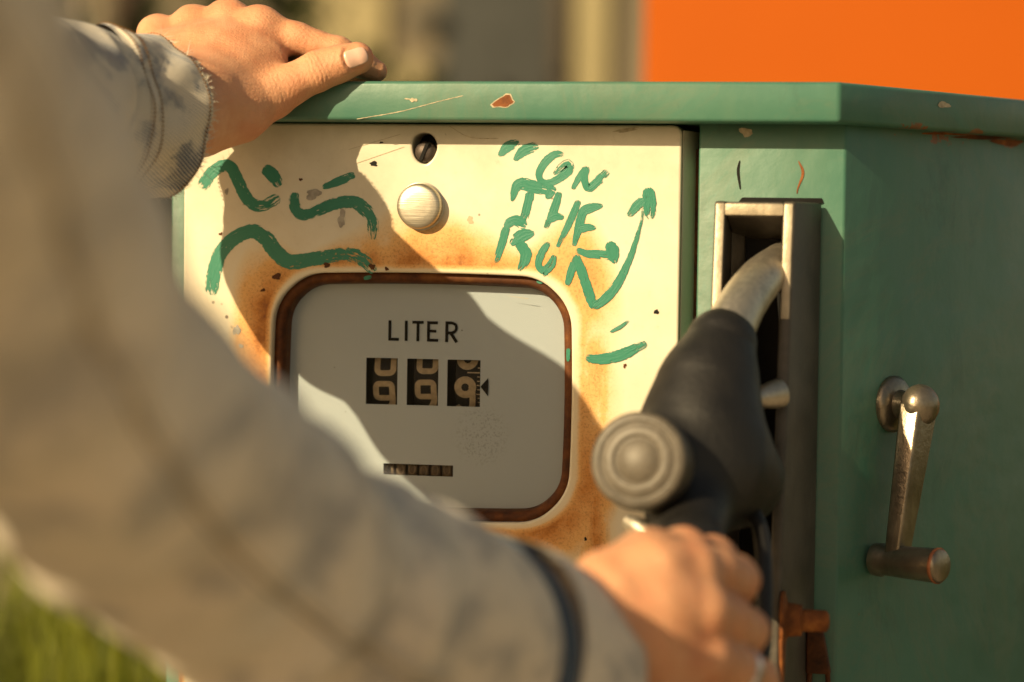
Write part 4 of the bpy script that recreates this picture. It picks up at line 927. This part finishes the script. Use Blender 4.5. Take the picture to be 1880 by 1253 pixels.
# right sleeve across the foreground
RS = [(-420, -330, .96, .062), (-290, -80, .92, .058), (-115, 260, .84, .053), (70, 630, .74, .0565), (310, 900, .62, .0555), (560, 1070, .51, .0575), (780, 1182, .43, .0580), (880, 1221, .395, .0565), (925, 1238, .378, .0560)]
def foldR(th, s, S):
    d = S-s; b = np.exp(-((d-.20)/.10)**2)
    w_ = .0022*np.sin(2*th+s*30+.5)+.0018*np.sin(3*th-s*44)
    up_ = np.clip((d-.26)/.08, 0, 1); w_ = w_+up_*.0040*np.sin(s*120+1.5*np.cos(th))*(.6+.4*np.sin(s*37))
    return w_+b*(.0068*np.sin(s*95+1.2*np.sin(th))*np.clip(np.cos(th-2.0), 0, 1)+.0026*np.sin(s*150+2*th))
RSL, ri = sleeve('jacket_sleeve', [(P(a, b, c), r) for a, b, c, r in RS], DENIM2, None, 150, .006, foldR); own(RSL); RSL['label'] = 'right denim sleeve crossing the foreground'
RCR = [(878, 1220, .396, .0600), (915, 1234, .382, .0606), (955, 1250, .367, .0602), (990, 1264, .353, .0592)]
RCF, rci = sleeve('cuff', [(P(a, b, c), r) for a, b, c, r in RCR], DENIM2, None, 160, .003, lambda th, s, S: .0012*np.sin(2*th+1)+.001*np.sin(3*th+s*60), .003); own(RCF, RSL)
def seamline(name, info, th0, s0, s1, mat, parent, rad=.0016):
    q = [on_sleeve(info, th0+.25*math.sin(3*s), s, .0006) for s in np.linspace(s0, s1, 40)]; return tube(name, q, [rad]*40, mat, parent, 6, .05)
SEAMD = simple('felled_seam', (.62, .50, .34), .9, 0, .1)
S2 = ri[5][-1]
own(band('cuff_gap_shade', ri, S2-.038, S2-.024, .0020, simple('gap_shade_indigo', (.075, .095, .125), .9, 0, .1), None), RSL)  # dark ring paints the shade in the slit between sleeve and cuff
for th0, mt_, rd in ((1.98, SEAMD, .0010), (2.05, simple('seam_shade', (.30, .27, .24), .9, 0, .1), .0008)):  # second, darker line paints the shade beside the seam ridge
    o = seamline('sleeve_seam', ri, th0, S2*.04, S2-.036, mt_, None, rd); own(o, RSL)

# ---- the rest of the person stands to the left of the picture and keeps the sun off the near arm
def body_part(name, chains, k, mat, vx):
    def f(Q):
        d = None
        for ch_ in chains:
            for (a, ra), (b, rb) in zip(ch_[:-1], ch_[1:]):
                x = seg_d(Q, a, b, ra, rb); d = x if d is None else smin(d, x, k)
        return d
    p_ = np.array([c for ch_ in chains for c, r in ch_]); o = sdf_mesh(name, f, p_.min(0)-.19, p_.max(0)+.19, vx, mat, None, 0); own(o); return o
def G3(x, w_, n): q = Q3(x, w_, n); return q
zf = lambda q, z: np.array([q[0], q[1], z])
hip = Q3(-.55, -.46, .95)
PLAIN = simple('jacket_denim', (.52, .46, .38), .9, 0, .1, .2, 8)
body_part('jacket', [[(Q3(-.20, .11, .98), .066), (Q3(-.36, .0, .98), .075), (Q3(-.54, .0, .88), .08), (Q3(-.57, .09, .70), .072)], [(Q3(-.52, -.10, .93), .120), (Q3(-.54, -.24, .94), .13), (Q3(-.55, -.44, .95), .14)], [(Q3(-.45, -.11, .98), .095), (Q3(-.57, -.11, .86), .095)]], .05, PLAIN, .012)
hl = hip+CR*.085+CV*-.07; hr = hip-CR*.085+CV*.07
body_part('trousers', [[(zf(h, hip[2]-.05), .10), (zf(h, .48), .075), (zf(h, .09), .062)] for h in (hl, hr)]+[[(hl, .12), (hr, .12)]], .03, simple('dark_trousers', (.03, .035, .05), .9), .014)
for h in (hl, hr):
    e = np.array([_v0[0], _v0[1], 0]); o = body_part('shoe', [[(zf(h, .05), .046), (zf(h+e*.15, .042), .040)]], .02, simple('shoe_leather', (.05, .035, .025), .6), .008)
hc = Q3(-.74, .22, .92)
body_part('head', [[(Q3(-.60, .0, .90), .055), (Q3(-.70, .12, .92), .050)], [(hc, .085), (hc+CV*.02-CU*.06, .062)], [(hc+CV*.088-CU*.012, .012), (hc+CV*.098-CU*.035, .016)]], .02, SKIN, .006)
body_part('hair', [[(hc-CV*.018+CU*.02, .090), (hc-CV*.03-CU*.03, .078)]], .02, simple('brown_hair', (.06, .035, .02), .7), .008)

# ------------------------------------------------------------------ fuel nozzle
NOZ = empty('fuel_nozzle', tuple(P(1300, 860, .15))); tag(NOZ, 'black rubber fuel nozzle with aluminium spout hung in the holder', 'nozzle'); NINV = Matrix.Translation(-Vector(NOZ.location))
def nown(o): o.parent = NOZ; o.matrix_parent_inverse = NINV; return o
nown(tube('spout', [P(1325, 640, .132), P(1338, 608, .126), P(1362, 560, .112), P(1396, 514, .090), P(1432, 486, .058), P(1452, 470, .015)], [.0152, .0148, .0138, .0130, .0124, .0118], ALU, None, 32, .003))
nb_ = [Rr([(1324, 632, .130, 2.05), (1300, 712, .142, 2.7), (1288, 790, .150, 3.35), (1304, 858, .150, 3.6), (1350, 880, .135, 2.7)]), Rr([(1290, 855, .152, 2.9), (1212, 850, .172, 2.6)]), Rr([(1290, 880, .155, 2.7), (1262, 955, .185, 2.0), (1268, 1020, .225, 1.75), (1300, 1120, .265, 1.5), (1320, 1330, .262, 1.5)]), Rr([(1345, 880, .135, 2.2), (1385, 870, .12, 1.6)])]
def sdf_noz(Q):
    d = None
    for ch_ in nb_:
        for (a, ra), (b, rb) in zip(ch_[:-1], ch_[1:]):
            x = seg_d(Q, a, b, ra, rb); d = x if d is None else smin(d, x, .010)
    return d
pn = np.array([p_ for ch_ in nb_ for p_, r in ch_])
nown(sdf_mesh('body', sdf_noz, pn.min(0)-.04, pn.max(0)+.04, .0028, RUBBER, None, 1))
sa = P(1338, 606, .127); sb = P(1322, 645, .134); nown(lathe('spout_collar', sb, sa-sb, [(.0185, -.004), (.0192, .004), (.0186, .0085), (.0160, .0100)], RUBBER, None, 36))
dc = P(1177, 848, .203); dax = -CV*.92-CR*.30+CU*.14
disc = nown(lathe('badge_disc', dc, dax, [(.0262, -.014), (.0268, 0), (.0264, .0056), (.0250, .0072), (.0222, .0074), (.0214, .0062), (.0204, .0060), (.0196, .0066), (.0150, .0074), (.0135, .0073), (.0128, .0064), (.0118, .0064), (.0110, .0072), (.0005, .0078)], BADGE, None, 64))
# small trigger parts between body and hand
nown(tube('lever', [P(1320, 950, .185), P(1312, 985, .205), P(1330, 1020, .225), P(1350, 1080, .24), P(1362, 1200, .242)], [.004, .0042, .0042, .004, .004], ALU, None, 12, .003))
nown(tube('guard', [P(1345, 905, .15), P(1392, 960, .165), P(1404, 1060, .19), P(1400, 1200, .21), P(1370, 1330, .23)], [.0045]*5, RUBBER, None, 12, .004))
nown(tube('swivel', [P(1150, 955, .178), P(1172, 968, .182), P(1200, 985, .188)], [.0035, .0055, .005], ALU, None, 14, .002))
